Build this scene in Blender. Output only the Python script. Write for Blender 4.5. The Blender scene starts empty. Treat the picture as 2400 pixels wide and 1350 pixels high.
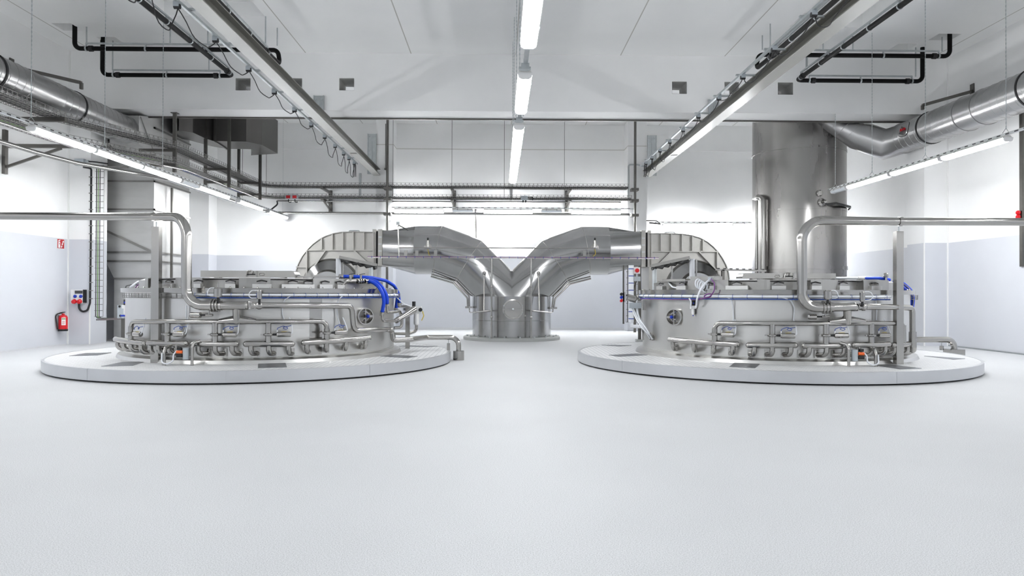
import bpy, math, random
from mathutils import Vector, Matrix
random.seed(7)
SC = bpy.context.scene
COL = SC.collection
PI = math.pi

# ------------------------------------------------------------------ camera, world, exposure
F_PX, CX, CY = 1738.7, 1200.0, 675.0          # focal length in pixels of the 2400x1350 frame
EYE = Vector((0, 0, 1.5))
YAW, PITCH, ROLL = 0.0162, 0.0069, 0.0030
FWD = Vector((math.sin(YAW) * math.cos(PITCH), math.cos(YAW) * math.cos(PITCH), math.sin(PITCH)))
RT0 = Vector((math.cos(YAW), -math.sin(YAW), 0))
UP0 = RT0.cross(FWD)
RT = RT0 * math.cos(ROLL) + UP0 * math.sin(ROLL)
UP = UP0 * math.cos(ROLL) - RT0 * math.sin(ROLL)
cam_d = bpy.data.cameras.new('camera')
cam_d.sensor_width = 36.0
cam_d.lens = F_PX / 2400 * 36.0
cam_d.clip_end = 200
cam = bpy.data.objects.new('camera', cam_d)
COL.objects.link(cam)
cam.matrix_world = Matrix(((RT.x, UP.x, -FWD.x, EYE.x), (RT.y, UP.y, -FWD.y, EYE.y), (RT.z, UP.z, -FWD.z, EYE.z), (0, 0, 0, 1)))
SC.camera = cam
w = bpy.data.worlds.new('world'); SC.world = w; w.use_nodes = True
w.node_tree.nodes['Background'].inputs[0].default_value = (0.9, 0.95, 1, 1)
w.node_tree.nodes['Background'].inputs[1].default_value = 0.6
vs = SC.view_settings
SC.display_settings.display_device = 'sRGB'
vs.view_transform = 'Standard'; vs.look = 'None'; vs.gamma = 1.0; vs.use_curve_mapping = False
vs.exposure = 1.52
LAMP = 15.0                                    # radiance of the fluorescent covers
SC.cycles.max_bounces = 12; SC.cycles.diffuse_bounces = 10; SC.cycles.glossy_bounces = 6
SC.cycles.sample_clamp_indirect = 12.0
SC.cycles.caustics_reflective = False; SC.cycles.caustics_refractive = False

# ------------------------------------------------------------------ pixel -> world point on a stated plane / cylinder
def ray(px, py):
    return (RT * (px - CX) + FWD * F_PX + UP * (CY - py)) / F_PX
def at(px, py, Y=None, X=None, Z=None):
    r = ray(px, py)
    t = Y / r.y if Y is not None else (X / r.x if X is not None else (Z - 1.5) / r.z)
    return EYE + r * t
def on(T, px, py, R):
    """front point of the upright cylinder (centre T, radius R) seen at a pixel"""
    r = ray(px, py); dx, dy = r.x, r.y
    a = dx * dx + dy * dy; b = -2 * (dx * T[0] + dy * T[1]); c = T[0] ** 2 + T[1] ** 2 - R * R
    disc = b * b - 4 * a * c
    t = (-b - math.sqrt(disc)) / (2 * a) if disc > 0 else -b / (2 * a)
    return EYE + r * t

# ------------------------------------------------------------------ mesh collector
def fillet(pts, rad, n=6):
    pts = [Vector(p) for p in pts]
    out = [pts[0]]
    for i in range(1, len(pts) - 1):
        a, b, c = pts[i - 1], pts[i], pts[i + 1]
        u = (a - b); v = (c - b); lu, lv = u.length, v.length
        if lu < 1e-6 or lv < 1e-6: continue
        u /= lu; v /= lv
        ang = u.angle(v)
        if ang > PI - 0.03: out.append(b); continue
        rr = rad[i] if isinstance(rad, (list, tuple)) else rad
        if rr < 1e-4: out.append(b); continue
        d = min(rr / math.tan(ang / 2), lu * 0.49, lv * 0.49)
        r_ = d * math.tan(ang / 2)
        cen = b + (u + v).normalized() * (r_ / math.sin(ang / 2))
        s = b + u * d - cen; e = b + v * d - cen
        tot = s.angle(e)
        for k in range(n + 1):
            f = k / n
            q = (s * math.sin((1 - f) * tot) + e * math.sin(f * tot)) / math.sin(tot) if tot > 1e-4 else s
            out.append(cen + q)
    out.append(pts[-1])
    return out

class MB:
    def __init__(s): s.v = []; s.f = []; s.sm = []
    def quad(s, pts, smooth=False):
        b = len(s.v); s.v += [tuple(p) for p in pts]; s.f.append(list(range(b, b + len(pts)))); s.sm.append(smooth); return s
    def box(s, p0, p1):
        x0, x1 = sorted((p0[0], p1[0])); y0, y1 = sorted((p0[1], p1[1])); z0, z1 = sorted((p0[2], p1[2]))
        return s.hexa([(x0, y0, z0), (x1, y0, z0), (x1, y1, z0), (x0, y1, z0), (x0, y0, z1), (x1, y0, z1), (x1, y1, z1), (x0, y1, z1)])
    def hexa(s, c):
        b = len(s.v); s.v += [tuple(p) for p in c]
        for q in ((0, 3, 2, 1), (4, 5, 6, 7), (0, 1, 5, 4), (1, 2, 6, 5), (2, 3, 7, 6), (3, 0, 4, 7)):
            s.f.append([b + i for i in q]); s.sm.append(False)
        return s
    def obox(s, c, ux, uy, uz):
        """box of centre c and half axes ux, uy, uz"""
        c, ux, uy, uz = Vector(c), Vector(ux), Vector(uy), Vector(uz)
        return s.hexa([c - ux - uy - uz, c + ux - uy - uz, c + ux + uy - uz, c - ux + uy - uz, c - ux - uy + uz, c + ux - uy + uz, c + ux + uy + uz, c - ux + uy + uz])
    def bar(s, a, b, wd, ht, up=(0, 0, 1)):
        """rectangular bar from a to b"""
        a, b = Vector(a), Vector(b); d = (b - a).normalized(); up = Vector(up)
        if abs(d.dot(up)) > 0.99: up = Vector((0, 1, 0))
        sd = d.cross(up).normalized(); u2 = sd.cross(d)
        return s.obox((a + b) / 2, (b - a) / 2, sd * wd / 2, u2 * ht / 2)
    def prism(s, poly, vec):
        poly = [Vector(p) for p in poly]; vec = Vector(vec); n = len(poly)
        s.quad(list(reversed(poly))); s.quad([p + vec for p in poly])
        for i in range(n):
            a, b = poly[i], poly[(i + 1) % n]
            s.quad([a, b, b + vec, a + vec])
        return s
    def rings(s, R, closed=False, smooth=True, caps=True):
        n = len(R[0]); b = len(s.v)
        for r in R: s.v += [tuple(p) for p in r]
        m = len(R)
        for i in range(m if closed else m - 1):
            j = (i + 1) % m
            for k in range(n):
                l = (k + 1) % n
                s.f.append([b + i * n + k, b + i * n + l, b + j * n + l, b + j * n + k]); s.sm.append(smooth)
        if caps and not closed:
            s.quad(list(reversed(R[0]))); s.quad(R[-1])
        return s
    def tube(s, path, r, n=10, caps=True, closed=False, smooth=True):
        P = [Vector(p) for p in path]
        Q = [P[0]]
        for p in P[1:]:
            if (p - Q[-1]).length > 1e-5: Q.append(p)
        if closed and (Q[0] - Q[-1]).length < 1e-5: Q.pop()
        m = len(Q)
        if m < 2: return s
        rad = list(r) if isinstance(r, (list, tuple)) else [r] * m
        if len(rad) != m: rad = [rad[min(i, len(rad) - 1)] for i in range(m)]
        d0 = (Q[1] - Q[0]).normalized()
        ref = Vector((0, 0, 1)) if abs(d0.z) < 0.9 else Vector((1, 0, 0))
        u = d0.cross(ref).normalized()
        R = []; prev = d0
        for i in range(m):
            if closed:
                din = (Q[i] - Q[i - 1]).normalized(); dout = (Q[(i + 1) % m] - Q[i]).normalized()
            else:
                din = (Q[i] - Q[i - 1]).normalized() if i else d0
                dout = (Q[i + 1] - Q[i]).normalized() if i < m - 1 else din
            ax = prev.cross(din)
            if ax.length > 1e-7: u = Matrix.Rotation(prev.angle(din), 3, ax.normalized()) @ u
            prev = din
            u = (u - din * u.dot(din)).normalized(); v = din.cross(u)
            nb = din + dout
            nb = nb.normalized() if nb.length > 1e-6 else din
            ring = []
            for k in range(n):
                a = 2 * PI * k / n
                o = (u * math.cos(a) + v * math.sin(a)) * rad[i]
                dn = din.dot(nb)
                if dn > 0.3: o = o - din * (o.dot(nb) / dn)
                ring.append(Q[i] + o)
            R.append(ring)
        return s.rings(R, closed, smooth, caps)
    def cyl(s, a, b, r, n=20, r2=None):
        return s.tube([a, b], [r, r if r2 is None else r2], n)
    def lathe(s, prof, c, n=48, a0=0, a1=None, smooth=True, axis=None):
        """profile of (radius, height) about the upright (or given) axis at c; every profile segment keeps its own vertices"""
        c = Vector(c); full = a1 is None; a1 = a0 + 2 * PI if full else a1
        az = Vector(axis).normalized() if axis is not None else Vector((0, 0, 1))
        ref = Vector((1, 0, 0)) if abs(az.x) < 0.9 else Vector((0, 1, 0))
        ax = (ref - az * ref.dot(az)).normalized(); ay = az.cross(ax)
        m = n if full else n + 1
        dirs = [ax * math.cos(a0 + (a1 - a0) * k / n) + ay * math.sin(a0 + (a1 - a0) * k / n) for k in range(m)]
        for (r0, z0), (r1, z1) in zip(prof[:-1], prof[1:]):
            b = len(s.v)
            s.v += [tuple(c + d * r0 + az * z0) for d in dirs] + [tuple(c + d * r1 + az * z1) for d in dirs]
            for k in range(n):
                l = (k + 1) % m
                s.f.append([b + k, b + l, b + m + l, b + m + k]); s.sm.append(smooth)
        return s
    def arc(s, T, r0, r1, z0, z1, a0, a1, n=8):
        """block bent round the axis of tank T between two angles"""
        R = []
        for k in range(n + 1):
            a = a0 + (a1 - a0) * k / n; cx, sx = math.cos(a), math.sin(a)
            R.append([(T[0] + r * cx, T[1] + r * sx, z) for r, z in ((r0, z0), (r1, z0), (r1, z1), (r0, z1))])
        return s.rings(R, smooth=False)
    def ball(s, c, r, n=12, m=8, sz=1.0):
        return s.lathe([(r * math.sin(PI * i / m), -r * sz * math.cos(PI * i / m)) for i in range(m + 1)], c, n)
    def build(s, name, mat, parent=None):
        me = bpy.data.meshes.new(name); me.from_pydata(s.v, [], s.f)
        me.polygons.foreach_set('use_smooth', s.sm)
        me.materials.append(mat); me.update()
        o = bpy.data.objects.new(name, me); COL.objects.link(o)
        if parent is not None:
            o.parent = parent
            if parent.parent is not None: pl = parent.parent.location + parent.location
            else: pl = parent.location
            if pl.length > 0: me.transform(Matrix.Translation(-pl))
        return o

def tag(o, label, cat, group=None):
    o['label'] = label; o['category'] = cat
    if group: o['group'] = group
    return o
def thing(name, label, cat, loc=(0, 0, 0), group=None):
    o = bpy.data.objects.new(name, None); COL.objects.link(o); o.location = loc; o.empty_display_size = 0.2
    return tag(o, label, cat, group)
def single(name, mb, mat, label, cat, group=None):
    return tag(mb.build(name, mat), label, cat, group)
def struct(name, mb, mat, parent=None):
    o = mb.build(name, mat, parent)
    if parent is None: o['kind'] = 'structure'
    return o

# ------------------------------------------------------------------ materials
def nodes(name):
    m = bpy.data.materials.new(name); m.use_nodes = True
    nt = m.node_tree; return m, nt, nt.nodes['Principled BSDF']
def plain(name, col, rough=0.5, metal=0.0, var=0.0, scale=8.0, bump=0.0, spec=0.5):
    m, nt, b = nodes(name)
    b.inputs['Roughness'].default_value = rough; b.inputs['Metallic'].default_value = metal
    b.inputs['Specular IOR Level'].default_value = spec
    tc = nt.nodes.new('ShaderNodeTexCoord'); nz = nt.nodes.new('ShaderNodeTexNoise')
    nz.inputs['Scale'].default_value = scale; nz.inputs['Detail'].default_value = 4
    nt.links.new(tc.outputs['Object'], nz.inputs['Vector'])
    mx = nt.nodes.new('ShaderNodeMix'); mx.data_type = 'RGBA'
    mx.inputs[6].default_value = tuple(c * (1 - var) for c in col) + (1,)
    mx.inputs[7].default_value = tuple(min(1, c * (1 + var)) for c in col) + (1,)
    nt.links.new(nz.outputs[0], mx.inputs[0]); nt.links.new(mx.outputs[2], b.inputs['Base Color'])
    if bump:
        bp = nt.nodes.new('ShaderNodeBump'); bp.inputs['Strength'].default_value = bump; bp.inputs['Distance'].default_value = 0.01
        nt.links.new(nz.outputs[0], bp.inputs['Height']); nt.links.new(bp.outputs[0], b.inputs['Normal'])
    return m
def steel(name, col=(0.6, 0.59, 0.57), rough=0.3, streak=(3, 3, 0.6), var=0.12, rvar=0.12, aniso=0.0):
    """stainless sheet: metallic, with drawn-out brightness and gloss variation"""
    m, nt, b = nodes(name)
    b.inputs['Metallic'].default_value = 1.0
    tc = nt.nodes.new('ShaderNodeTexCoord'); mp = nt.nodes.new('ShaderNodeMapping')
    mp.inputs['Scale'].default_value = streak
    nt.links.new(tc.outputs['Object'], mp.inputs['Vector'])
    nz = nt.nodes.new('ShaderNodeTexNoise'); nz.inputs['Scale'].default_value = 1.5; nz.inputs['Detail'].default_value = 5
    nt.links.new(mp.outputs[0], nz.inputs['Vector'])
    mx = nt.nodes.new('ShaderNodeMix'); mx.data_type = 'RGBA'
    mx.inputs[6].default_value = tuple(c * (1 - var) for c in col) + (1,)
    mx.inputs[7].default_value = tuple(min(1, c * (1 + var)) for c in col) + (1,)
    nt.links.new(nz.outputs[0], mx.inputs[0]); nt.links.new(mx.outputs[2], b.inputs['Base Color'])
    mr = nt.nodes.new('ShaderNodeMapRange'); mr.inputs[3].default_value = rough - rvar / 2; mr.inputs[4].default_value = rough + rvar / 2
    nt.links.new(nz.outputs[0], mr.inputs[0]); nt.links.new(mr.outputs[0], b.inputs['Roughness'])
    return m
def glow(name, col, strength):
    m, nt, b = nodes(name)
    b.inputs['Base Color'].default_value = (0.9, 0.9, 0.9, 1)
    b.inputs['Emission Color'].default_value = col + (1,); b.inputs['Emission Strength'].default_value = strength
    return m

def wall_paint():
    """white paint above, blue-grey paint up to 3 m, roller texture"""
    m, nt, b = nodes('wall_paint')
    tc = nt.nodes.new('ShaderNodeTexCoord'); sp = nt.nodes.new('ShaderNodeSeparateXYZ')
    nt.links.new(tc.outputs['Object'], sp.inputs[0])
    gt = nt.nodes.new('ShaderNodeMath'); gt.operation = 'GREATER_THAN'; gt.inputs[1].default_value = 3.0
    nt.links.new(sp.outputs[2], gt.inputs[0])
    mx = nt.nodes.new('ShaderNodeMix'); mx.data_type = 'RGBA'
    mx.inputs[6].default_value = (0.63, 0.645, 0.685, 1); mx.inputs[7].default_value = (0.89, 0.89, 0.885, 1)
    nt.links.new(gt.outputs[0], mx.inputs[0])
    nz = nt.nodes.new('ShaderNodeTexNoise'); nz.inputs['Scale'].default_value = 1.2; nz.inputs['Detail'].default_value = 6
    nt.links.new(tc.outputs['Object'], nz.inputs['Vector'])
    mr = nt.nodes.new('ShaderNodeMapRange'); mr.inputs[3].default_value = 0.95; mr.inputs[4].default_value = 1.03
    nt.links.new(nz.outputs[0], mr.inputs[0])
    ml = nt.nodes.new('ShaderNodeMix'); ml.data_type = 'RGBA'; ml.blend_type = 'MULTIPLY'; ml.inputs[0].default_value = 1
    nt.links.new(mx.outputs[2], ml.inputs[6]); nt.links.new(mr.outputs[0], ml.inputs[7])
    nt.links.new(ml.outputs[2], b.inputs['Base Color'])
    b.inputs['Roughness'].default_value = 0.55; b.inputs['Specular IOR Level'].default_value = 0.3
    return m
def ceiling_paint():
    m, nt, b = nodes('ceiling_paint')
    tc = nt.nodes.new('ShaderNodeTexCoord'); sp = nt.nodes.new('ShaderNodeSeparateXYZ')
    nt.links.new(tc.outputs['Object'], sp.inputs[0])
    ad = nt.nodes.new('ShaderNodeMath'); ad.operation = 'ADD'; ad.inputs[1].default_value = 5.63 + 3.03 * 10
    dv = nt.nodes.new('ShaderNodeMath'); dv.operation = 'MODULO'; dv.inputs[1].default_value = 3.03
    lt = nt.nodes.new('ShaderNodeMath'); lt.operation = 'LESS_THAN'; lt.inputs[1].default_value = 0.03
    nt.links.new(sp.outputs[0], ad.inputs[0]); nt.links.new(ad.outputs[0], dv.inputs[0]); nt.links.new(dv.outputs[0], lt.inputs[0])
    nz = nt.nodes.new('ShaderNodeTexNoise'); nz.inputs['Scale'].default_value = 0.9; nz.inputs['Detail'].default_value = 6
    nt.links.new(tc.outputs['Object'], nz.inputs['Vector'])
    mx = nt.nodes.new('ShaderNodeMix'); mx.data_type = 'RGBA'
    mx.inputs[6].default_value = (0.85, 0.855, 0.85, 1); mx.inputs[7].default_value = (0.91, 0.91, 0.9, 1)
    nt.links.new(nz.outputs[0], mx.inputs[0])
    mj = nt.nodes.new('ShaderNodeMix'); mj.data_type = 'RGBA'
    mj.inputs[7].default_value = (0.52, 0.51, 0.48, 1)
    nt.links.new(lt.outputs[0], mj.inputs[0]); nt.links.new(mx.outputs[2], mj.inputs[6]); nt.links.new(mj.outputs[2], b.inputs['Base Color'])
    b.inputs['Roughness'].default_value = 0.7; b.inputs['Specular IOR Level'].default_value = 0.2
    return m
def floor_resin():
    """pale grey resin floor with broadcast quartz speckle"""
    m, nt, b = nodes('floor_resin')
    tc = nt.nodes.new('ShaderNodeTexCoord')
    n1 = nt.nodes.new('ShaderNodeTexNoise'); n1.inputs['Scale'].default_value = 130; n1.inputs['Detail'].default_value = 3; n1.inputs['Roughness'].default_value = 0.7
    n2 = nt.nodes.new('ShaderNodeTexNoise'); n2.inputs['Scale'].default_value = 0.5; n2.inputs['Detail'].default_value = 5
    nt.links.new(tc.outputs['Object'], n1.inputs['Vector']); nt.links.new(tc.outputs['Object'], n2.inputs['Vector'])
    cr = nt.nodes.new('ShaderNodeValToRGB'); cr.color_ramp.elements[0].position = 0.36; cr.color_ramp.elements[1].position = 0.58
    cr.color_ramp.elements[0].color = (0.43, 0.44, 0.45, 1); cr.color_ramp.elements[1].color = (0.67, 0.678, 0.69, 1)
    nt.links.new(n1.outputs[0], cr.inputs[0])
    mr = nt.nodes.new('ShaderNodeMapRange'); mr.inputs[3].default_value = 0.93; mr.inputs[4].default_value = 1.06
    nt.links.new(n2.outputs[0], mr.inputs[0])
    ml = nt.nodes.new('ShaderNodeMix'); ml.data_type = 'RGBA'; ml.blend_type = 'MULTIPLY'; ml.inputs[0].default_value = 1
    nt.links.new(cr.outputs[0], ml.inputs[6]); nt.links.new(mr.outputs[0], ml.inputs[7]); nt.links.new(ml.outputs[2], b.inputs['Base Color'])
    b.inputs['Roughness'].default_value = 0.6; b.inputs['Specular IOR Level'].default_value = 0.25
    bp = nt.nodes.new('ShaderNodeBump'); bp.inputs['Strength'].default_value = 0.12; bp.inputs['Distance'].default_value = 0.003
    nt.links.new(n1.outputs[0], bp.inputs['Height']); nt.links.new(bp.outputs[0], b.inputs['Normal'])
    return m
def small_tiles():
    """white mosaic tile with grey joints"""
    m, nt, b = nodes('mosaic_tile')
    tc = nt.nodes.new('ShaderNodeTexCoord'); br = nt.nodes.new('ShaderNodeTexBrick')
    br.offset = 0.0; br.inputs['Scale'].default_value = 1.0
    br.inputs['Brick Width'].default_value = 0.095; br.inputs['Row Height'].default_value = 0.095; br.inputs['Mortar Size'].default_value = 0.009
    br.inputs['Color1'].default_value = (0.84, 0.84, 0.84, 1); br.inputs['Color2'].default_value = (0.78, 0.78, 0.78, 1); br.inputs['Mortar'].default_value = (0.52, 0.53, 0.54, 1)
    nt.links.new(tc.outputs['Object'], br.inputs['Vector']); nt.links.new(br.outputs[0], b.inputs['Base Color'])
    b.inputs['Roughness'].default_value = 0.35; b.inputs['Specular IOR Level'].default_value = 0.4
    return m

def perforated(axis):
    """galvanised strut channel, dark slots punched every 25 cm along the given axis"""
    m = steel('perforated_strut_' + 'xyz'[axis], (0.52, 0.54, 0.55), 0.4, (6, 6, 6), 0.15)
    nt = m.node_tree; b = nt.nodes['Principled BSDF']
    src = b.inputs['Base Color'].links[0].from_socket
    tc = nt.nodes.new('ShaderNodeTexCoord'); sp = nt.nodes.new('ShaderNodeSeparateXYZ'); nt.links.new(tc.outputs['Object'], sp.inputs[0])
    def mth(op, val, a):
        n = nt.nodes.new('ShaderNodeMath'); n.operation = op; n.inputs[1].default_value = val; nt.links.new(a, n.inputs[0]); return n.outputs[0]
    fr = mth('LESS_THAN', 0.11, mth('MODULO', 0.25, mth('ADD', 100.0, sp.outputs[axis])))
    zc = mth('MULTIPLY', 1.0, sp.outputs[2])
    band = nt.nodes.new('ShaderNodeMath'); band.operation = 'MULTIPLY'
    nt.links.new(fr, band.inputs[0]); nt.links.new(mth('GREATER_THAN', 0.008, zc), band.inputs[1])
    b2 = nt.nodes.new('ShaderNodeMath'); b2.operation = 'MULTIPLY'
    nt.links.new(band.outputs[0], b2.inputs[0]); nt.links.new(mth('LESS_THAN', 0.032, zc), b2.inputs[1])
    mx = nt.nodes.new('ShaderNodeMix'); mx.data_type = 'RGBA'; mx.inputs[7].default_value = (0.015, 0.015, 0.015, 1)
    nt.links.new(src, mx.inputs[6]); nt.links.new(b2.outputs[0], mx.inputs[0]); nt.links.new(mx.outputs[2], b.inputs['Base Color'])
    inv = mth('SUBTRACT', 0.0, b2.outputs[0])
    mt = nt.nodes.new('ShaderNodeMath'); mt.operation = 'SUBTRACT'; mt.inputs[0].default_value = 1.0
    nt.links.new(b2.outputs[0], mt.inputs[1]); nt.links.new(mt.outputs[0], b.inputs['Metallic'])
    return m

M = dict(
    wall=wall_paint(), ceil=ceiling_paint(), floor=floor_resin(), tile=small_tiles(),
    perf=(perforated(0), perforated(1)),
    white=plain('white_paint', (0.84, 0.84, 0.83), 0.5, var=0.03),
    joint=plain('joint_sealant', (0.6, 0.59, 0.56), 0.6),
    tank=steel('tank_steel', (0.63, 0.625, 0.61), 0.3, (1.2, 1.2, 0.25), 0.10, 0.08),
    pipe=steel('pipe_steel', (0.42, 0.41, 0.395), 0.16, (1.5, 1.5, 1.5), 0.06, 0.05),
    duct=steel('duct_steel', (0.40, 0.40, 0.40), 0.19, (1.5, 1.5, 0.5), 0.14, 0.08),
    fan=steel('blasted_steel', (0.43, 0.42, 0.395), 0.38, (2.5, 2.5, 2.5), 0.16, 0.16),
    stack=steel('stack_steel', (0.36, 0.35, 0.34), 0.27, (1.5, 1.5, 0.2), 0.14, 0.08),
    spiral=steel('spiral_duct_steel', (0.43, 0.43, 0.43), 0.3, (.8, .8, .8), 0.06, 0.05),
    galv=steel('galvanised_steel', (0.50, 0.53, 0.54), 0.42, (6, 6, 6), 0.2),
    tray=steel('tray_steel', (0.27, 0.265, 0.255), 0.4, (8, 8, 8), 0.15),
    strut=steel('strut_steel', (0.15, 0.145, 0.135), 0.4, (5, 5, 5), 0.15),
    band=plain('platform_band', (0.6, 0.61, 0.63), 0.35, 0.75, 0.06, 2.0),
    hatch=steel('hatch_plate', (0.25, 0.26, 0.28), 0.35, (3, 3, 3), 0.2),
    crane=plain('crane_paint_shaded', (0.13, 0.127, 0.11), 0.35, 0.0, 0.05, 3.0),  # beam paint darkened, shade on the beam sides put into the colour
    crane_lit=plain('crane_underside_lit', (0.56, 0.555, 0.52), 0.25, 0.1, 0.06, 2.0),  # same beam lightened, light on its underside put into the colour
    black=plain('black_pipe', (0.005, 0.005, 0.005), 0.5, spec=0.15),
    rubber=plain('black_rubber', (0.012, 0.012, 0.013), 0.6),
    cable=plain('grey_cable', (0.06, 0.06, 0.06), 0.5),
    shaft=steel('shaft_sheet', (0.55, 0.55, 0.545), 0.55, (1, 1, 3), 0.15),
    darkduct=steel('dull_duct_sheet', (0.13, 0.125, 0.12), 0.38, (2, 2, 0.5), 0.2),
    grey=plain('grey_enamel', (0.42, 0.46, 0.49), 0.4, var=0.03),
    housing=plain('lamp_housing', (0.72, 0.72, 0.70), 0.4, var=0.02),
    lamp=glow('fluorescent_cover', (0.97, 0.985, 1.0), LAMP),
    lamp_side=glow('fluorescent_cover_side_rows', (0.97, 0.985, 1.0), LAMP * 2.05),
    lamp_back=glow('fluorescent_cover_bright', (0.97, 0.985, 1.0), LAMP * 3.4),
    unlit=plain('clear_lamp_cover', (0.85, 0.9, 0.93), 0.15, var=0.02),
    blue=plain('blue_hose', (0.0, 0.055, 0.62), 0.42, var=0.05),
    bluetube=plain('blue_tube', (0.02, 0.07, 0.33), 0.4),
    knob=plain('blue_knob', (0.0, 0.03, 0.42), 0.35),
    whitetube=plain('white_tube', (0.78, 0.8, 0.84), 0.4),
    purple=plain('purple_cable', (0.16, 0.035, 0.20), 0.4),
    red=plain('red_enamel', (0.62, 0.005, 0.012), 0.3),
    signred=plain('sign_red', (0.5, 0.01, 0.015), 0.5),
    plastic=plain('white_plastic', (0.8, 0.8, 0.8), 0.35),
    yellow=plain('yellow_plastic', (0.6, 0.45, 0.05), 0.5),
    green=plain('green_cable', (0.12, 0.25, 0.06), 0.5),
    orange=plain('orange_plastic', (0.85, 0.14, 0.02), 0.5),
    lidmetal=steel('lid_steel', (0.40, 0.395, 0.38), 0.3, (1.5, 1.5, 1.5), 0.12, 0.08),
    rough=plain('rough_concrete', (0.42, 0.42, 0.41), 0.8, var=0.12, scale=12),
    cove=plain('cove_resin', (0.62, 0.63, 0.65), 0.5),
    concrete=plain('base_concrete', (0.36, 0.37, 0.36), 0.6, var=0.06),
    dark=plain('shadow_gap_black', (0.02, 0.02, 0.022), 0.7),
)

# ================================================================== the hall
XL, XR, YB, YF, ZC = -12.35, 13.05, 30.3, -12.0, 8.4     # walls, back, rear, ceiling
def pierced(u, v, holes, fn, d0, d1):
    """a slab spanning u x v with rectangular holes right through; fn(u, v, d) gives the point at depth d"""
    us = sorted({u[0], u[1]} | {h[i] for h in holes for i in (0, 1)}); vs_ = sorted({v[0], v[1]} | {h[i] for h in holes for i in (2, 3)})
    mb = MB()
    for a, b in zip(us[:-1], us[1:]):
        for c, d in zip(vs_[:-1], vs_[1:]):
            mu, mv = (a + b) / 2, (c + d) / 2
            if any(h[0] < mu < h[1] and h[2] < mv < h[3] for h in holes): continue
            mb.quad([fn(a, c, d0), fn(b, c, d0), fn(b, d, d0), fn(a, d, d0)]); mb.quad([fn(a, c, d1), fn(a, d, d1), fn(b, d, d1), fn(b, c, d1)])
    for h in holes + [(u[0], u[1], v[0], v[1])]:
        a, b, c, d = h
        for p, q in (((a, c), (b, c)), ((b, c), (b, d)), ((b, d), (a, d)), ((a, d), (a, c))):
            mb.quad([fn(*p, d0), fn(*q, d0), fn(*q, d1), fn(*p, d1)])
    return mb
struct('floor', MB().box((XL - .3, YF - .3, -0.2), (XR + .3, YB + .3, 0)), M['floor'])
struct('wall_left', MB().box((XL - .3, YF, 0), (XL, YB, ZC + .5)), M['wall'])
struct('wall_right', MB().box((XR, YF, 0), (XR + .3, YB, ZC + .5)), M['wall'])
struct('wall_back', MB().box((XL - .3, YB, 0), (XR + .3, YB + .3, ZC + .5)), M['wall'])
struct('wall_rear', MB().box((XL - .3, YF - .3, 0), (XR + .3, YF, ZC + .5)), M['wall'])
BY0, BY1, BZ = 21.4, 22.3, 6.75
# ceiling with two roof-light recesses over the crane rails and openings where the drain pipes go up
def hole(px0, px1, py0, py1):
    a = at(px0, py0, Z=ZC); b = at(px1, py1, Z=ZC); return (a.x, b.x, min(a.y, b.y), max(a.y, b.y))
drainholes = [(-11.55, -11.05, 19.2, 19.75), (-10.95, -10.45, 20.2, 20.75), (10.95, 11.5, 20.2, 20.75), (11.6, 12.2, 19.4, 19.9)]
ceil_holes = [(-8.4, -5.9, 12.5, 18.6), (7.45, 9.35, 12.5, 19.0)] + drainholes
struct('ceiling', pierced((XL - .3, XR + .3), (YF - .3, YB + .3), ceil_holes, lambda u, v, d: (u, v, d), ZC, ZC + .36), M['ceil'])
mb = MB()
for h in ceil_holes: mb.box((h[0] - .05, h[2] - .05, ZC + .36), (h[1] + .05, h[3] + .05, ZC + .4))
struct('ceiling_recess_top', mb, M['ceil'])
# deep cross beam with six square openings
bh = []
for p0, p1, q0, q1 in ((552, 587, 183, 212), (675, 708, 183, 212), (795, 830, 183, 212), (1575, 1610, 191, 220), (1698, 1732, 192, 221), (1823, 1859, 193, 222)):
    a = at(p0, q0, Y=BY0); b = at(p1, q1, Y=BY0); bh.append((a.x, b.x, b.z, a.z))
cross = struct('wall_cross_beam', pierced((XL, XR), (BZ, ZC), bh, lambda u, v, d: (u, d, v), BY0, BY1), M['wall'])
for x0, x1, z0, z1 in bh:                       # bare concrete lining of each opening
    e_ = .006
    mb = MB().rings([[(x0 + e_, y, z0 + e_), (x1 - e_, y, z0 + e_), (x1 - e_, y, z1 - e_), (x0 + e_, y, z1 - e_)] for y in (BY0 + .01, BY1 - .01)], smooth=False, caps=False)
    mb.build('opening_lining', M['rough'], cross)
struct('trim_1', MB().box((XL, BY1 - .02, BZ - .05), (XR, BY1 + .03, BZ - .001)), M['strut'])
# columns carrying the beam
struct('wall_column_left', MB().box((XL, BY0 + .005, 0), (-11.72, BY1, BZ)), M['wall'])
struct('wall_column_right', MB().box((12.35, BY0 + .005, 0), (XR, BY1, BZ)), M['wall'])
# pilasters of the back wall
for k, (a, b) in enumerate(((XL, -11.5), (-4.93, -4.24), (5.08, 5.83))):
    struct('wall_pilaster_%d' % (k + 1), MB().box((a, 29.45, 0), (b, YB, ZC)), M['wall'])
# horizontal precast joint and the shallow ledge of the outer bays
mb = MB().box((-4.24, YB - .012, 7.36), (5.08, YB, 7.39))
mb.box((-4.93, 29.44, 7.36), (-4.24, 29.452, 7.39)).box((5.08, 29.44, 7.36), (5.83, 29.452, 7.39))
mb.box((-4.245, 29.45, 7.36), (-4.23, YB, 7.39)).box((5.07, 29.45, 7.36), (5.085, YB, 7.39))
struct('trim_2', mb, M['joint'])
struct('trim_3', MB().box((-11.5, YB - .06, 7.33), (-4.93, YB, 7.43)), M['wall'])
struct('trim_4', MB().box((5.83, YB - .06, 7.33), (XR, YB, 7.43)), M['wall'])
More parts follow.
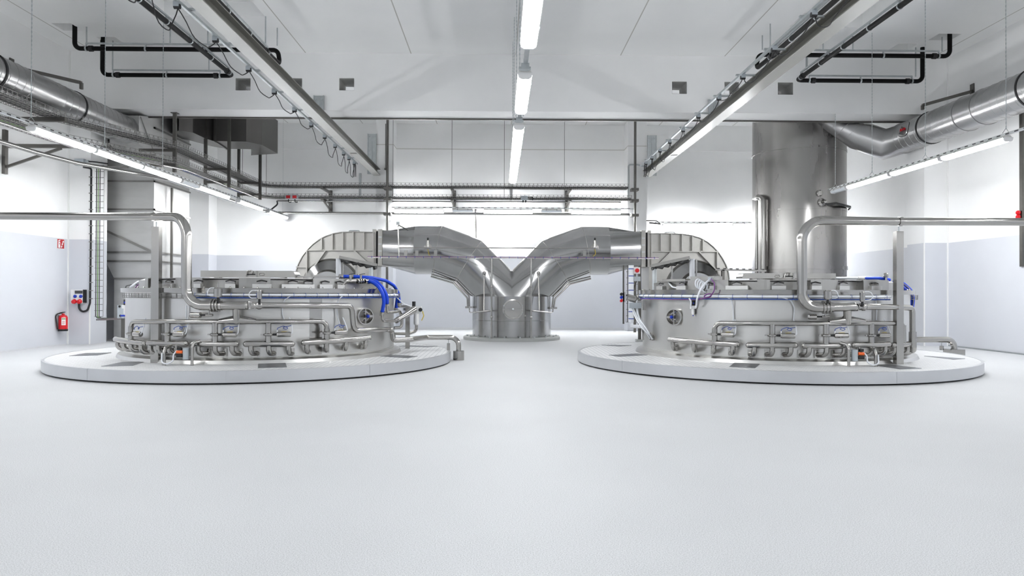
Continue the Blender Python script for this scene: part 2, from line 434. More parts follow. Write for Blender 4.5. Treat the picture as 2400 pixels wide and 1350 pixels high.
# sealed corner joints
struct('trim_5', MB().box((XL, BY0 - .03, 0), (XL + .03, BY0 + .01, ZC)), M['white'])
struct('trim_6', MB().box((XR - .03, BY0 - .03, 0), (XR, BY0 + .01, ZC)), M['white'])
struct('trim_7', MB().box((-11.74, BY0 - .006, 0), (-11.71, BY0 + .02, BZ)), M['white'])
struct('trim_8', MB().box((12.34, BY0 - .006, 0), (12.37, BY0 + .02, BZ)), M['white'])
# cove skirting of the resin floor
struct('baseboard_right', MB().box((XR - .02, YF, 0), (XR, BY0, .03)), M['galv'])
struct('baseboard_left', MB().box((XL, YF, 0), (XL + .02, BY0, .03)), M['cove'])
struct('baseboard_back', MB().box((-4.24, YB - .025, 0), (5.08, YB, .1)), M['cove'])

# ================================================================== fluorescent batten lamps, rails and chains
def lamp(p0, p1, label, lit=True, group='fluorescent batten lamps', wd=0.17, mat='lamp'):
    """one batten from p0 to p1 (points on the underside of its rail)"""
    p0, p1 = Vector(p0), Vector(p1); d = (p1 - p0); L = d.length; d.normalize(); sd = d.cross(Vector((0, 0, 1)))
    t = thing('batten_lamp' if lit else 'emergency_lamp', label, 'lamp', (p0 + p1) / 2 - Vector((0, 0, .1)), group)
    def prof(z0w, pts, a, b):
        return [[Vector(q) + sd * x + Vector((0, 0, z)) for x, z in pts] for q in (a, b)]
    h = MB()
    h.rings(prof(0, [(-wd * .53, -.056), (-wd * .53, -.045), (-wd * .3, -.002), (wd * .3, -.002), (wd * .53, -.045), (wd * .53, -.056)], p0 + d * .03, p1 - d * .03), smooth=False)
    h.build('housing', M['housing'], t)
    c = MB()
    c.rings(prof(0, [(-wd * .5, -.055), (wd * .5, -.055), (wd * .45, -.105), (wd * .26, -.128), (-wd * .26, -.128), (-wd * .45, -.105)], p0 + d * .035, p1 - d * .035), smooth=False)
    c.build('cover', M[mat if lit else 'unlit'], t)
    for a, b in ((p0, p0 + d * .035), (p1 - d * .035, p1)):
        MB().rings(prof(0, [(-wd * .53, -.046), (wd * .53, -.046), (wd * .53, -.062), (wd * .47, -.109), (wd * .28, -.132), (-wd * .28, -.132), (-wd * .47, -.109), (-wd * .53, -.062)], a, b), smooth=False).build('end_cap', M['plastic'], t)
    for f in (.25, .75):
        q = p0 + d * L * f; w_ = wd * .5
        MB().rings(prof(0, [(-w_ - .012, -.07), (-w_ - .012, -.04), (-wd * .31, .0), (wd * .31, .0), (w_ + .012, -.04), (w_ + .012, -.07), (w_ + .006, -.07), (w_ + .006, -.044), (wd * .3, -.003), (-wd * .3, -.003), (-w_ - .006, -.044), (-w_ - .006, -.07)], q - d * .02, q + d * .02), smooth=False).build('clip', M['galv'], t)
    return t
def rail(p0, p1, label, wd=0.06):
    p0, p1 = Vector(p0), Vector(p1); d = (p1 - p0).normalized(); sd = d.cross(Vector((0, 0, 1))); w_ = wd / 2
    pts = [(-w_, .0), (w_, .0), (w_, .04), (w_ - .006, .04), (w_ - .006, .006), (-w_ + .006, .006), (-w_ + .006, .04), (-w_, .04)]
    o = MB().rings([[q - p0 + sd * x + Vector((0, 0, z + .004)) for x, z in pts] for q in (p0, p1)], smooth=False).build('mounting_rail', M['perf'][0 if abs(d.x) > .5 else 1])
    o.location = p0
    return tag(o, label, 'rail')
def chain(x, y, z0, z1, label, r=.011):
    mb = MB(); n = max(8, int((z1 - z0) / .08)); pts = []; rad = []
    for k in range(n):
        za = z0 + (z1 - z0) * k / n; h = (z1 - z0) / n
        pts += [(x, y, za), (x, y, za + h * .5)]; rad += [r * .45, r]
    mb.tube(pts, rad, 5)
    mb.tube([(x - .07, y, z0 - .08), (x, y, z0 + .02), (x + .07, y, z0 - .08)], .006, 4)
    return single('hanging_chain', mb, M['galv'], label, 'chain', 'chains and wires that carry the lamp rows')

ZR = 4.57
XLR, XRR, XCR = -8.6, 9.75, 0.335
ylr = lambda px: at(px, 430, X=XLR).y
yrr = lambda px: at(px, 400, X=XRR).y
def row_y(py): return 3.03 * F_PX / (688 - py)          # distance of a point of the middle row from its height in the photo
rail((XLR, -11, ZR), (XLR, ylr(672), ZR), 'long perforated rail carrying the left row of lamps below the round duct')
rail((XRR, -11, ZR), (XRR, yrr(1942), ZR), 'perforated rail carrying the right row of lamps in front of the tall chimney')
rail((XCR, -11, ZR), (XCR, row_y(421), ZR), 'perforated rail carrying the middle row of lamps overhead')
LL = [(68.7, 218, 1, 'lit batten lamp at the near end of the left row, beside the wall bracket'), (218, 329.5, 1, 'second lit batten lamp of the left row, above the grey junction box'),
      (329.5, 419.5, 1, 'third lit batten lamp of the left row, in front of the tall duct shaft'), (422, 461, 0, 'unlit emergency lamp in the left row between the third and fourth lit lamps'),
      (461, 534, 1, 'lit batten lamp of the left row just after the unlit emergency lamp'), (557, 612, 1, 'last but one lit batten lamp of the left row'), (627, 671, 1, 'lit batten lamp at the far end of the left row near the back wall')]
for a, b, lit, lab in LL: lamp((XLR, ylr(a) + .02, ZR), (XLR, ylr(b) - .02, ZR), lab, bool(lit), mat='lamp_side')
RL = [(1952, 1987, 0, 'unlit emergency lamp at the far end of the right row before the chimney'), (1989, 2089, 1, 'lit batten lamp of the right row next to its emergency lamp'),
      (2091, 2209, 1, 'middle one of the three lit batten lamps in the right row'), (2211, 2366, 1, 'nearest lit batten lamp of the right row beside the right wall')]
for a, b, lit, lab in RL: lamp((XRR, yrr(b) + .02, ZR), (XRR, yrr(a) - .02, ZR), lab, bool(lit), mat='lamp_side')
y3 = row_y(292); y4 = row_y(423)
lamp((XCR, row_y(168), ZR), (XCR, row_y(256), ZR), 'lit batten lamp in the middle of the overhead centre row', wd=.19)
for k, lab in enumerate(('nearest of the three joined lit lamps ending the centre row', 'middle one of the three joined lit lamps ending the centre row', 'far end lamp of the centre row, above the back wall rail')):
    lamp((XCR, y3 + (y4 - y3) * k / 3, ZR), (XCR, y3 + (y4 - y3) * (k + 1) / 3, ZR), lab, wd=.19)
lamp((XCR, row_y(98) - 2.1, ZR), (XCR, row_y(98), ZR), 'lit batten lamp cut by the top edge of the photo, centre row', wd=.19)
# the rows go on over the camera
for xx, y1 in ((XLR, ylr(40) - 2.1), (XCR, row_y(98) - 3.6), (XRR, yrr(2366) - 2.6)):
    y = y1
    while y > -9.5:
        lamp((xx, y - 2.1, ZR), (xx, y, ZR), 'lit batten lamp of the hall lighting rows outside the photo', group='lamps above the near floor', mat='lamp' if xx == XCR else 'lamp_side'); y -= 4.4
# chains
for px, lab in ((72, 'chain nearest the left edge, hanging in front of the round duct'), (245, 'left lamp row chain hanging before the far end of the round duct'), (381, 'chain of the left lamp row that crosses the tall duct shaft')):
    y = at(px, 380, X=XLR).y; chain(XLR, y, ZR + .12, ZC, lab)
for px, lab in ((1958, 'chain of the right lamp row in front of the chimney'), (2044, 'chain of the right lamp row passing the bend of the duct'), (2169, 'chain of the right lamp row in front of the black duct joint'), (2358, 'chain nearest the right edge of the photo')):
    y = at(px, 400, X=XRR).y; chain(XRR, y, ZR + .12, ZC, lab)
for yy, lab in ((13.0, 'nearest chain of the centre lamp row'), (15.6, 'second chain of the centre lamp row'), (18.4, 'third chain of the centre lamp row'), (20.2, 'last chain of the centre lamp row')):
    chain(XCR, yy, ZR + .12, ZC, lab)
for px in (663,):
    y = at(px, 450, X=XLR).y; chain(XLR, y, ZR + .12, ZC, 'thin wire holding the far end of the left lamp row', .006)
# junction pieces between the centre lamps
for k, (q, lab) in enumerate(((160, 'small clamp on the centre rail between the two nearest lamps'), (284, 'small clamp on the centre rail before the three joined lamps'))):
    y = row_y(q); single('rail_clamp', MB().box((XCR - .06, y - .05, ZR - .06), (XCR + .05, y + .06, ZR + .02)).cyl((XCR - .09, y, ZR - .04), (XCR + .07, y, ZR - .04), .025, 8), M['galv'], lab, 'clamp')

# lamp row of the back wall
YW = 29.1
zb = at(1200, 491, Y=YW).z
rail(at(918, 487, Y=YW), at(1488, 491, Y=YW), 'perforated rail along the back wall carrying five lamps')
for a, b, lit, lab in ((922, 1041, 1, 'left lit lamp on the back wall rail'), (1060, 1109, 0, 'left unlit emergency lamp on the back wall rail'), (1132, 1250, 1, 'middle lit lamp on the back wall rail'),
                       (1268, 1317, 0, 'right unlit emergency lamp on the back wall rail'), (1338, 1457, 1, 'right lit lamp on the back wall rail')):
    lamp(at(a, 488 + (a - 918) * .006, Y=YW), at(b, 488 + (b - 918) * .006, Y=YW), lab, bool(lit), 'lamps on the back wall rail', mat='lamp_back')
YW2 = 29.6
rail(at(1535, 522, Y=YW2), at(1995, 523, Y=YW2), 'perforated rail on the back wall behind the right fan and chimney')
lamp(at(1552, 522.4, Y=YW2), at(1660, 522.6, Y=YW2), 'lit lamp on the back wall above the right fan', mat='lamp_back')
lamp(at(1716, 522.7, Y=YW2), at(1826, 522.8, Y=YW2), 'lit lamp on the back wall partly hidden by the chimney', mat='lamp_back')
lamp(at(1880, 522.8, Y=YW2), at(1990, 523, Y=YW2), 'added lit lamp on the back wall, unseen behind the chimney', mat='lamp_back')  # unseen lamp, added to brighten the wall beside the chimney
mb = MB().tube(fillet([at(1515, 517, Y=29.4), at(1538, 517, Y=29.4), at(1546, 523, Y=29.5)], .05), .02, 6).tube([at(1522, 522, Y=29.4), at(1548, 525, Y=29.5)], .03, 6)
single('lamp_feed_cable', mb, M['cable'], 'grey cable loop feeding the back wall lamp above the right fan', 'cable')

# ================================================================== round platforms and the two vats
PL, PR = (-5.11, 16.09), (5.756, 16.06)       # platform centres
TL, TR = (-5.03, 16.09), (5.86, 16.06)        # vat centres
RP, HP, RB = 4.04, 0.222, 2.71                # platform radius and height, vat radius
def platform(P, side, hatches, seams):
    t = thing('round_platform', 'round tiled platform under the %s vat with a grey steel edge' % side, 'platform', (P[0], P[1], 0))
    c = (P[0], P[1], 0)
    MB().lathe([(RP - .05, 0), (RP - .05, .03)], c, 96).build('plinth', M['dark'], t)
    MB().lathe([(RP - .05, .03), (RP, .03), (RP, HP + .004), (RP - .055, HP + .004), (RP - .055, HP - .02)], c, 128).build('edge_band', M['band'], t)
    MB().quad([(P[0] + (RP - .05) * math.cos(2 * PI * k / 128), P[1] + (RP - .05) * math.sin(2 * PI * k / 128), HP) for k in range(128)]).build('tiled_top', M['tile'], t)
    for q in hatches:
        poly = [at(x, y, Z=HP + .001) for x, y in q]
        if (poly[1] - poly[0]).cross(poly[2] - poly[1]).z < 0: poly.reverse()
        h = MB().prism(poly, (0, 0, .006)).build('hatch_plate', M['hatch'], t)
    for s_ in seams:
        p = on(P, s_, 880, RP); a = math.atan2(p.y - P[1], p.x - P[0])
        MB().arc(P, RP - .01, RP + .004, .032, HP + .002, a - .012, a + .012, 3).build('joint_plate', M['band'], t)
    return t
platform(PL, 'left', [[(162, 834.5), (200, 828), (261, 827), (229, 833)], [(237, 859), (287, 849), (341, 847.5), (312, 857)], [(605, 852.5), (669, 851), (672.5, 861), (605, 863)],
                      [(889, 835), (916, 831), (979, 835.5), (957, 839.5)], [(935, 811.5), (958, 809.5), (1026, 811.5), (1004, 813.8)]], (200, 522, 872))
platform(PR, 'right', [[(1410, 809.5), (1440, 808), (1480, 810), (1450, 811.8)], [(1427, 832.5), (1495, 828.8), (1518, 832.5), (1450, 836)], [(1709, 860), (1721, 850.8), (1781, 853), (1770, 863)],
                       [(2044, 855.5), (2087, 854.5), (2160, 863.8), (2110, 865.5)], [(2166, 834.5), (2195, 836), (2262, 841), (2235, 843)]], (1454, 1747, 2108))

def cp(T, pts, rad=0.0, n=6, step=0.05):
    """path on a vat given as (px, py, radius): corners rounded, straight runs follow the curve of the vat"""
    R0 = 2.9
    prm = []
    for px, py, r in pts:
        p = on(T, px, py, r); prm.append(Vector((math.atan2(p.y - T[1], p.x - T[0]) * R0, r, p.z)))
    for i in range(1, len(prm)):                      # unwrap
        while prm[i].x - prm[i - 1].x > PI * R0: prm[i].x -= 2 * PI * R0
        while prm[i].x - prm[i - 1].x < -PI * R0: prm[i].x += 2 * PI * R0
    if rad: prm = fillet(prm, rad, n)
    out = []
    for i, q in enumerate(prm):
        if i:
            L = abs(q.x - prm[i - 1].x); m = max(1, int(L / step))
            for k in range(1, m): out.append(prm[i - 1].lerp(q, k / m))
        out.append(q)
    return [Vector((T[0] + q.y * math.cos(q.x / R0), T[1] + q.y * math.sin(q.x / R0), q.z)) for q in out]
def ang(T, px, py=700, r=2.72):
    p = on(T, px, py, r); return math.atan2(p.y - T[1], p.x - T[0])
def frame(T, px, py, r):
    """point, outward normal and rightward tangent on a vat"""
    p = on(T, px, py, r); nrm = Vector((p.x - T[0], p.y - T[1], 0)).normalized()
    return p, nrm, Vector((-nrm.y, nrm.x, 0))

def vat(T, side, hoods, plates, latches, tray_px, white_px, purple_px, hole_px, strip):
    c = (T[0], T[1], 0)
    t = thing('process_vat', 'large round stainless vat on the %s platform' % side, 'vat', (T[0], T[1], HP))
    MB().lathe([(RB, .33), (RB, 1.50)], c, 128).build('shell', M['tank'], t)
    MB().lathe([(2.87, HP), (2.84, .285), (RB + .01, .325), (RB + .012, .34), (RB, .342)], c, 128).build('base_ring', M['tank'], t)
    MB().lathe([(RB, 1.492), (2.80, 1.492), (2.80, 1.575), (2.4, 1.578)], c, 128).build('top_flange', M['pipe'], t)
    MB().lathe([(2.47, 1.57), (2.47, 1.73), (2.36, 1.755), (0, 1.79)], c, 96).build('lid', M['lidmetal'], t)
    for a, b in hoods:
        MB().arc(T, 2.35, 2.64, 1.577, 1.765, ang(T, b, 660, 2.64), ang(T, a, 660, 2.64), 4).build('lid_hood', M['lidmetal'], t)
    for a, b in plates:
        a1, a0 = ang(T, a, 655, 2.62), ang(T, b, 655, 2.62)
        MB().arc(T, 2.32, 2.60, 1.745, 1.76, a0, a1, 5).build('lid_plate', M['lidmetal'], t)
        MB().arc(T, 2.42, 2.50, 1.577, 1.66, a0, a1, 5).build('lid_skirt', M['lidmetal'], t)
    for px, w_ in latches:
        p, nr, tg = frame(T, px, 668, 2.66)
        base = Vector((p.x, p.y, 1.615))
        b = MB().obox(base, tg * w_ / 2 * .0082, nr * .05, Vector((0, 0, .036))).build('latch_block', M['tank'], t)
        h = MB().obox(base + Vector((0, 0, .062)), tg * .075, nr * .03, Vector((0, 0, .014)))
        h.build('latch_plate', M['pipe'], b)
        MB().tube(fillet([base + tg * -.09 + Vector((0, 0, .082)), base + tg * -.01 + nr * .02 + Vector((0, 0, .105)), base + tg * .09 + Vector((0, 0, .082))], .03), .011, 6).build('latch_handle', M['rubber'], b)
    # bolts of the top flange
    bm = MB().lathe([(0, .03), (.016, .022), (.02, .0)], (0, 0, 0), 8).build('bolt', M['pipe'])
    me = bm.data; bpy.data.objects.remove(bm)
    a0, a1 = ang(T, tray_px[1] - 12), ang(T, tray_px[0] + 12)
    for k in range(26):
        a = a0 + (a1 - a0) * (k + .5) / 26
        o = bpy.data.objects.new('bolt', me); COL.objects.link(o); o.parent = t
        o.location = (2.71 * math.cos(a), 2.71 * math.sin(a), 1.577 - HP)
    # mesh tray below the flange with its air lines
    a0, a1 = ang(T, tray_px[1], 695, 2.72), ang(T, tray_px[0], 695, 2.72)
    mb = MB(); P = lambda r, a, z: (T[0] + r * math.cos(a), T[1] + r * math.sin(a), z)
    N = 80
    for r, z in ((2.725, 1.395), (2.83, 1.395), (2.84, 1.43), (2.84, 1.475), (2.78, 1.395)):
        mb.tube([P(r, a0 + (a1 - a0) * k / N, z) for k in range(N + 1)], .0045, 4)
    for k in range(61):
        a = a0 + (a1 - a0) * k / 60
        mb.tube([P(2.715, a, 1.47), P(2.72, a, 1.397), P(2.838, a, 1.397), P(2.842, a, 1.485)], .004, 4)
    mb.build('mesh_tray', M['tray'], t)
    def line(px, z, r, rad, name, mat):
        b0, b1 = ang(T, px[1], 695, 2.84), ang(T, px[0], 695, 2.84)
        o = MB().tube([P(r, b0 + (b1 - b0) * k / 70, z) for k in range(71)], rad, 8).build(name, mat, t)
        return b0, b1, o
    b0, b1, bundle = line(white_px, 1.452, 2.862, .021, 'white_air_line', M['whitetube'])
    line(white_px, 1.402, 2.85, .0115, 'blue_air_line', M['bluetube'])
    if purple_px: line(purple_px, 1.385, 2.855, .008, 'purple_cable', M['purple'])
    for k in range(22):
        a = b0 + (b1 - b0) * (k + .5) / 22
        mb = MB().tube([P(2.862 + .026 * math.cos(u), a, 1.44 + .05 * math.sin(u)) for u in [2 * PI * i / 10 for i in range(10)]], .0035, 4, closed=True)
        mb.build('cable_tie', M['bluetube'], bundle)
    # port with its round clamped cover
    px, py = hole_px
    p, nr, tg = frame(T, px, py, RB)
    tocam = Vector((-p.x, -p.y, 0)).normalized(); ax = (nr * .45 + tocam * .55).normalized()
    sx = Vector((0, 0, 1)).cross(ax); q = p + ax * .10; r = .163; D = MB()
    D.lathe([(r, -.35), (r, 0), (r - .018, 0), (r - .018, -.12)], q, 40, axis=ax)
    port = D.build('port_ring', M['pipe'], t)
    MB().lathe([(r - .018, -.045), (.11, -.085), (.06, -.10), (0, -.105)], q, 32, axis=ax).build('port_cover', M['pipe'], port)
    MB().bar(q + Vector((0, 0, -r + .018)) - ax * .02, q + Vector((0, 0, r - .018)) - ax * .02, .016, .016, up=ax).build('port_bar', M['pipe'], port)
    sgn = 1 if side == 'left' else -1
    MB().bar(q - ax * .02, q + sx * sgn * -(r - .01) * -1 - ax * .02, .045, .03, up=ax).build('port_arm', M['pipe'], port)
    k_ = MB().lathe([(0, .05), (.024, .045), (.036, .02), (.034, -.02), (.0, -.03)], q + ax * .02 + sx * sgn * .03, 8, axis=ax, smooth=False)
    k_.build('port_knob', M['knob'], port)
    if strip:
        for x in strip:
            a = ang(T, x); MB().arc(T, RB - .002, RB + .003, .345, 1.39, a - .045, a + .045, 3).build('cover_strip', M['pipe'], t)
    return t
LT = vat(TL, 'left', [(411, 424), (448, 474), (560, 634), (734, 806), (340, 347)], [(347, 411), (475, 560), (634, 734), (806, 880)],
         [(397, 28), (465, 16), (541, 22), (614, 40), (686, 50), (722, 26), (762, 32), (796, 20)], (303, 930), (446, 929), None, (853, 741), (741,))
RT_ = vat(TR, 'right', [(1612, 1706), (1775, 1805), (1900, 1964), (2024, 2083), (1700, 1707)], [(1540, 1610), (1706, 1790), (1805, 1900), (1964, 2024)],
          [(1550, 30), (1600, 30), (1660, 40), (1728, 50), (1825, 30), (1912, 22), (1976, 24), (2050, 34)], (1498, 2142), (1500, 2085), (1500, 1640), (1583, 743), None)

# drive beam across each vat
def top_beam(x0, x1, y0, y1, Y, roundright, side, slot_px, clamp_px):
    a, b = at(x0, y0, Y=Y), at(x1, y1, Y=Y); r = .07
    pts = [(a.x, b.z), (b.x, b.z)]
    if roundright: pts += [(b.x, a.z - r), (b.x - r * .3, a.z - r * .3), (b.x - r, a.z), (a.x, a.z)]
    else: pts += [(b.x, a.z), (a.x + r, a.z), (a.x + r * .3, a.z - r * .3), (a.x, a.z - r)]
    t = thing('lid_beam', 'flat steel beam lying across the top of the %s vat' % side, 'beam', ((a.x + b.x) / 2, Y + .2, b.z))
    MB().prism([(x, Y, z) for x, z in pts], (0, .4, 0)).build('beam_box', M['lidmetal'], t)
    for sx_ in (.15, .85):                         # feet down to the lid
        x = a.x + (b.x - a.x) * sx_
        MB().box((x - .05, Y + .12, 1.75), (x + .05, Y + .28, b.z)).build('foot', M['tank'], t)
    s0 = at(slot_px, (y0 + y1) / 2 + 1, Y=Y - .004)
    MB().tube(fillet([s0 + Vector((x, 0, z)) for x, z in ((-.05, -.022), (.05, -.022), (.05, .022), (-.05, .022), (-.05, -.02))], .02), .008, 6).build('handle', M['pipe'], t)
    c0 = at(clamp_px, (y0 + y1) / 2, Y=Y - .03)
    k = MB().box((c0.x - .09, c0.y, c0.z - .02), (c0.x + .09, c0.y + .03, c0.z + .0)).build('clamp', M['rubber'], t)
    MB().tube(fillet([c0 + Vector((-.09, -.01, -.05)), c0 + Vector((-.06, -.01, .06)), c0 + Vector((.05, -.01, .07)), c0 + Vector((.02, -.01, .0))], .03), .012, 6).build('clamp_bow', M['pipe'], k)
    MB().box((c0.x + .10, c0.y + .005, c0.z - .06), (c0.x + .13, c0.y + .03, c0.z + .06)).build('clamp_plate', M['pipe'], k)
top_beam(470, 691, 634, 650, 15.2, True, 'left', 614, 587)
top_beam(1740, 1959, 640, 653, 15.2, False, 'right', 1822, 1848)
mb = MB().box(at(692, 647, Y=15.0), at(792, 650.5, Y=15.1))

# ================================================================== pipework on the vats
RM = RB + .215                                   # run of the manifold pipes round the vat
def manifold(T, side, header, hump, groups, drops_y):
    """ring header with its drop pipes, distribution pipes and curved nozzles"""
    t = thing('pipe_manifold', 'curved inlet manifold with rows of nozzles round the front of the %s vat' % side, 'manifold', (T[0], T[1], HP))
    hp = [(x, y, RM) for x, y in header]
    h = MB().tube(cp(T, hp, .13, 7), .043, 14).build('header_pipe', M['pipe'], t)
    # conical swelling where the feed branch comes in
    x0, x1, y = hump
    pts = cp(T, [(x0, y + 2, RM), (x0 + (x1 - x0) * .42, y - 1, RM), (x0 + (x1 - x0) * .58, y - 1, RM), (x1, y + 2, RM)], 0, step=.4)
    MB().tube(pts, [.046] + [.082] * (len(pts) - 2) + [.046], 18).build('header_cone', M['pipe'], h)
    vals = []
    for k, (dx, yt, yb, l0, l1, ly0, ly1, noz) in enumerate(groups):
        p0 = on(T, dx, yt, RM); p1 = Vector((p0.x, p0.y, on(T, dx, yb, RM).z))
        if yt > 0: MB().cyl(p0, p1, .052, 16).build('drop_pipe', M['pipe'], t)
        a = cp(T, [(l0, ly0, RM), (l1, ly1, RM)], 0)
        d = MB().tube(a, .056, 16)
        d.ball(a[0], .056, 14, 8).ball(a[-1], .056, 14, 8)
        dp = d.build('distribution_pipe', M['pipe'], t)
        for nx in noz:
            f = (nx - l0) / (l1 - l0); yy = ly0 + (ly1 - ly0) * f
            p, nr, tg = frame(T, nx, yy, RM)
            s_ = 1 if nx < T_MID[side] + 260 and side == 'left' else -1
            z0 = p.z
            q = [p, p - Vector((0, 0, .17)), p + tg * .10 * s_ - nr * .21 - Vector((0, 0, .185))]
            o = MB().tube(fillet(q, .09, 7), .046, 14).build('nozzle', M['pipe'], dp)
            c = p + tg * .11 * s_ - nr * .20 - Vector((0, 0, .165))
            MB().obox(c, tg * .028, nr * .03, Vector((0, 0, .07))).build('nozzle_pad', M['pipe'], dp)
        vals.append((dx, drops_y[k]))
    return t, vals
T_MID = dict(left=616, right=1823)
gl = [(307, 765, 797, 272, 338, 795, 804, (276, 290, 307, 331)), (393, 757, 802, 349, 436, 804, 805, (352, 372, 396, 414)), (504, 757, 803, 453, 553, 806, 806, (464, 504, 544)),
      (629, 757, 803, 577, 684, 806, 806, (588, 630, 676)), (766, 770, 799, 712, 865, 803, 792, (719, 765, 811, 857))]
ml, vl = manifold(TL, 'left', [(307, 795), (307, 754), (393, 754), (505, 754), (629, 754), (766, 753), (766, 798)], (514, 600, 751), gl, (782, 783, 784, 784, 780))
gr = [(1675, 770, 802, 1570, 1728, 796, 807, (1577, 1626, 1673, 1718)), (1810, 759, 807, 1755, 1863, 809, 809, (1768, 1810, 1853)), (1936, 759, 808, 1886, 1988, 810, 810, (1896, 1937, 1979)),
      (2042, 759, 805, 2001, 2082, 809, 807, (2012, 2044, 2074)), (2117, 762, 803, 2094, 2137, 809, 806, (2097, 2113, 2127, 2136))]
mr, vr = manifold(TR, 'right', [(1675, 799), (1675, 757), (1810, 758), (1936, 758), (2042, 757), (2117, 758), (2117, 800)], (1942, 2026, 752), gr, (783, 786, 786, 786, 784))

ORD = ('leftmost', 'second', 'third', 'fourth', 'fifth')
def valve(T, side, k, px, py, top):
    """butterfly valve in a drop pipe: disc housing, actuator, air lines"""
    p, nr, tg = frame(T, px, py, RM)
    lab = ('leftmost' if k == 0 else ORD[k] + ' from the left') + ' butterfly valve in the drop pipes of the %s vat' % side
    t = thing('pneumatic_valve', lab, 'valve', p, 'pneumatic valves of the %s vat' % side)
    MB().lathe([(.045, -.03), (.075, -.024), (.088, -.01), (.088, .01), (.075, .024), (.045, .03)], p, 20).build('valve_disc', M['pipe'], t)
    if k < 4 or side == 'left': MB().obox(p - tg * .10, tg * .03, nr * .012, Vector((0, 0, .012))).build('lug', M['pipe'], t)
    a = p + nr * .02
    MB().cyl(a + tg * .075, a + tg * .15, .02, 8).build('coupling', M['rubber'], t)
    MB().lathe([(0, .14), (.035, .14), (.048, .16), (.048, .37), (.042, .385), (0, .385)], a, 18, axis=tg).build('actuator', M['pipe'], t)
    MB().obox(a + tg * .27 + Vector((0, 0, .048)), tg * .05, nr * .012, Vector((0, 0, .003))).build('sticker', M['yellow'], t)
    zt = on(T, px, top, RM).z
    MB().tube(fillet([a + tg * .38, a + tg * .41 + Vector((0, 0, .03)), a + tg * .40 - nr * .05 + Vector((0, 0, zt - p.z - .02)), a + tg * .36 - nr * .10 + Vector((0, 0, zt - p.z + .12))], .05), .009, 6).build('white_tube', M['whitetube'], t)
    q = a + tg * .15 + Vector((0, 0, .05))
    MB().tube(fillet([q, q + Vector((0, 0, .06)), q + tg * .10 + Vector((0, 0, .10)), q + tg * .20 + Vector((0, 0, .06)), q + tg * .14 + Vector((0, 0, .04)), q + tg * .08 - nr * .03 + Vector((0, 0, .07)), q + tg * .24 - nr * .06 + Vector((0, 0, zt - q.z - .03))], .03), .006, 6).build('blue_tube', M['bluetube'], t)
    MB().cyl(q - Vector((0, 0, .02)), q + Vector((0, 0, .03)), .012, 6).build('air_port', M['plastic'], t)
for k, (x, y) in enumerate(vl): valve(TL, 'left', k, x, y, 760)
for k, (x, y) in enumerate(vr[:4]): valve(TR, 'right', k, x, y, 763)

def air_drop(T, pts, label):
    return single('air_tube', MB().tube(fillet(cp(T, pts), .1), .011, 6), M['whitetube'], label, 'tube')
for T, pts, lab in ((TL, [(683, 692, 2.87), (668, 702, 2.84), (661, 720, 2.76), (662, 738, 2.76), (667, 752, 2.8)], 'white air tube hanging from the tray of the left vat, middle of its front'),
                    (TL, [(804, 692, 2.87), (793, 702, 2.84), (789, 720, 2.76), (791, 742, 2.76), (796, 760, 2.8), (803, 773, 2.85)], 'white air tube down the left vat beside the downpipe'),
                    (TL, [(437, 716, 2.76), (437, 750, 2.76), (436, 768, 2.8), (430, 783, 2.85)], 'white air tube below the bend of the left supply pipe'),
                    (TR, [(1700, 695, 2.87), (1714, 702, 2.84), (1718, 722, 2.76), (1719, 750, 2.76), (1722, 768, 2.8), (1720, 780, 2.85)], 'white air tube on the right vat below its coil of white hose'),
                    (TR, [(1830, 696, 2.87), (1854, 704, 2.84), (1862, 722, 2.76), (1860, 750, 2.76)], 'white air tube on the right vat left of the supply pipe'),
                    (TR, [(2040, 695, 2.87), (2052, 703, 2.84), (2055, 720, 2.76), (2054, 750, 2.76)], 'white air tube on the right vat close to the tall post')):
    air_drop(T, pts, lab)

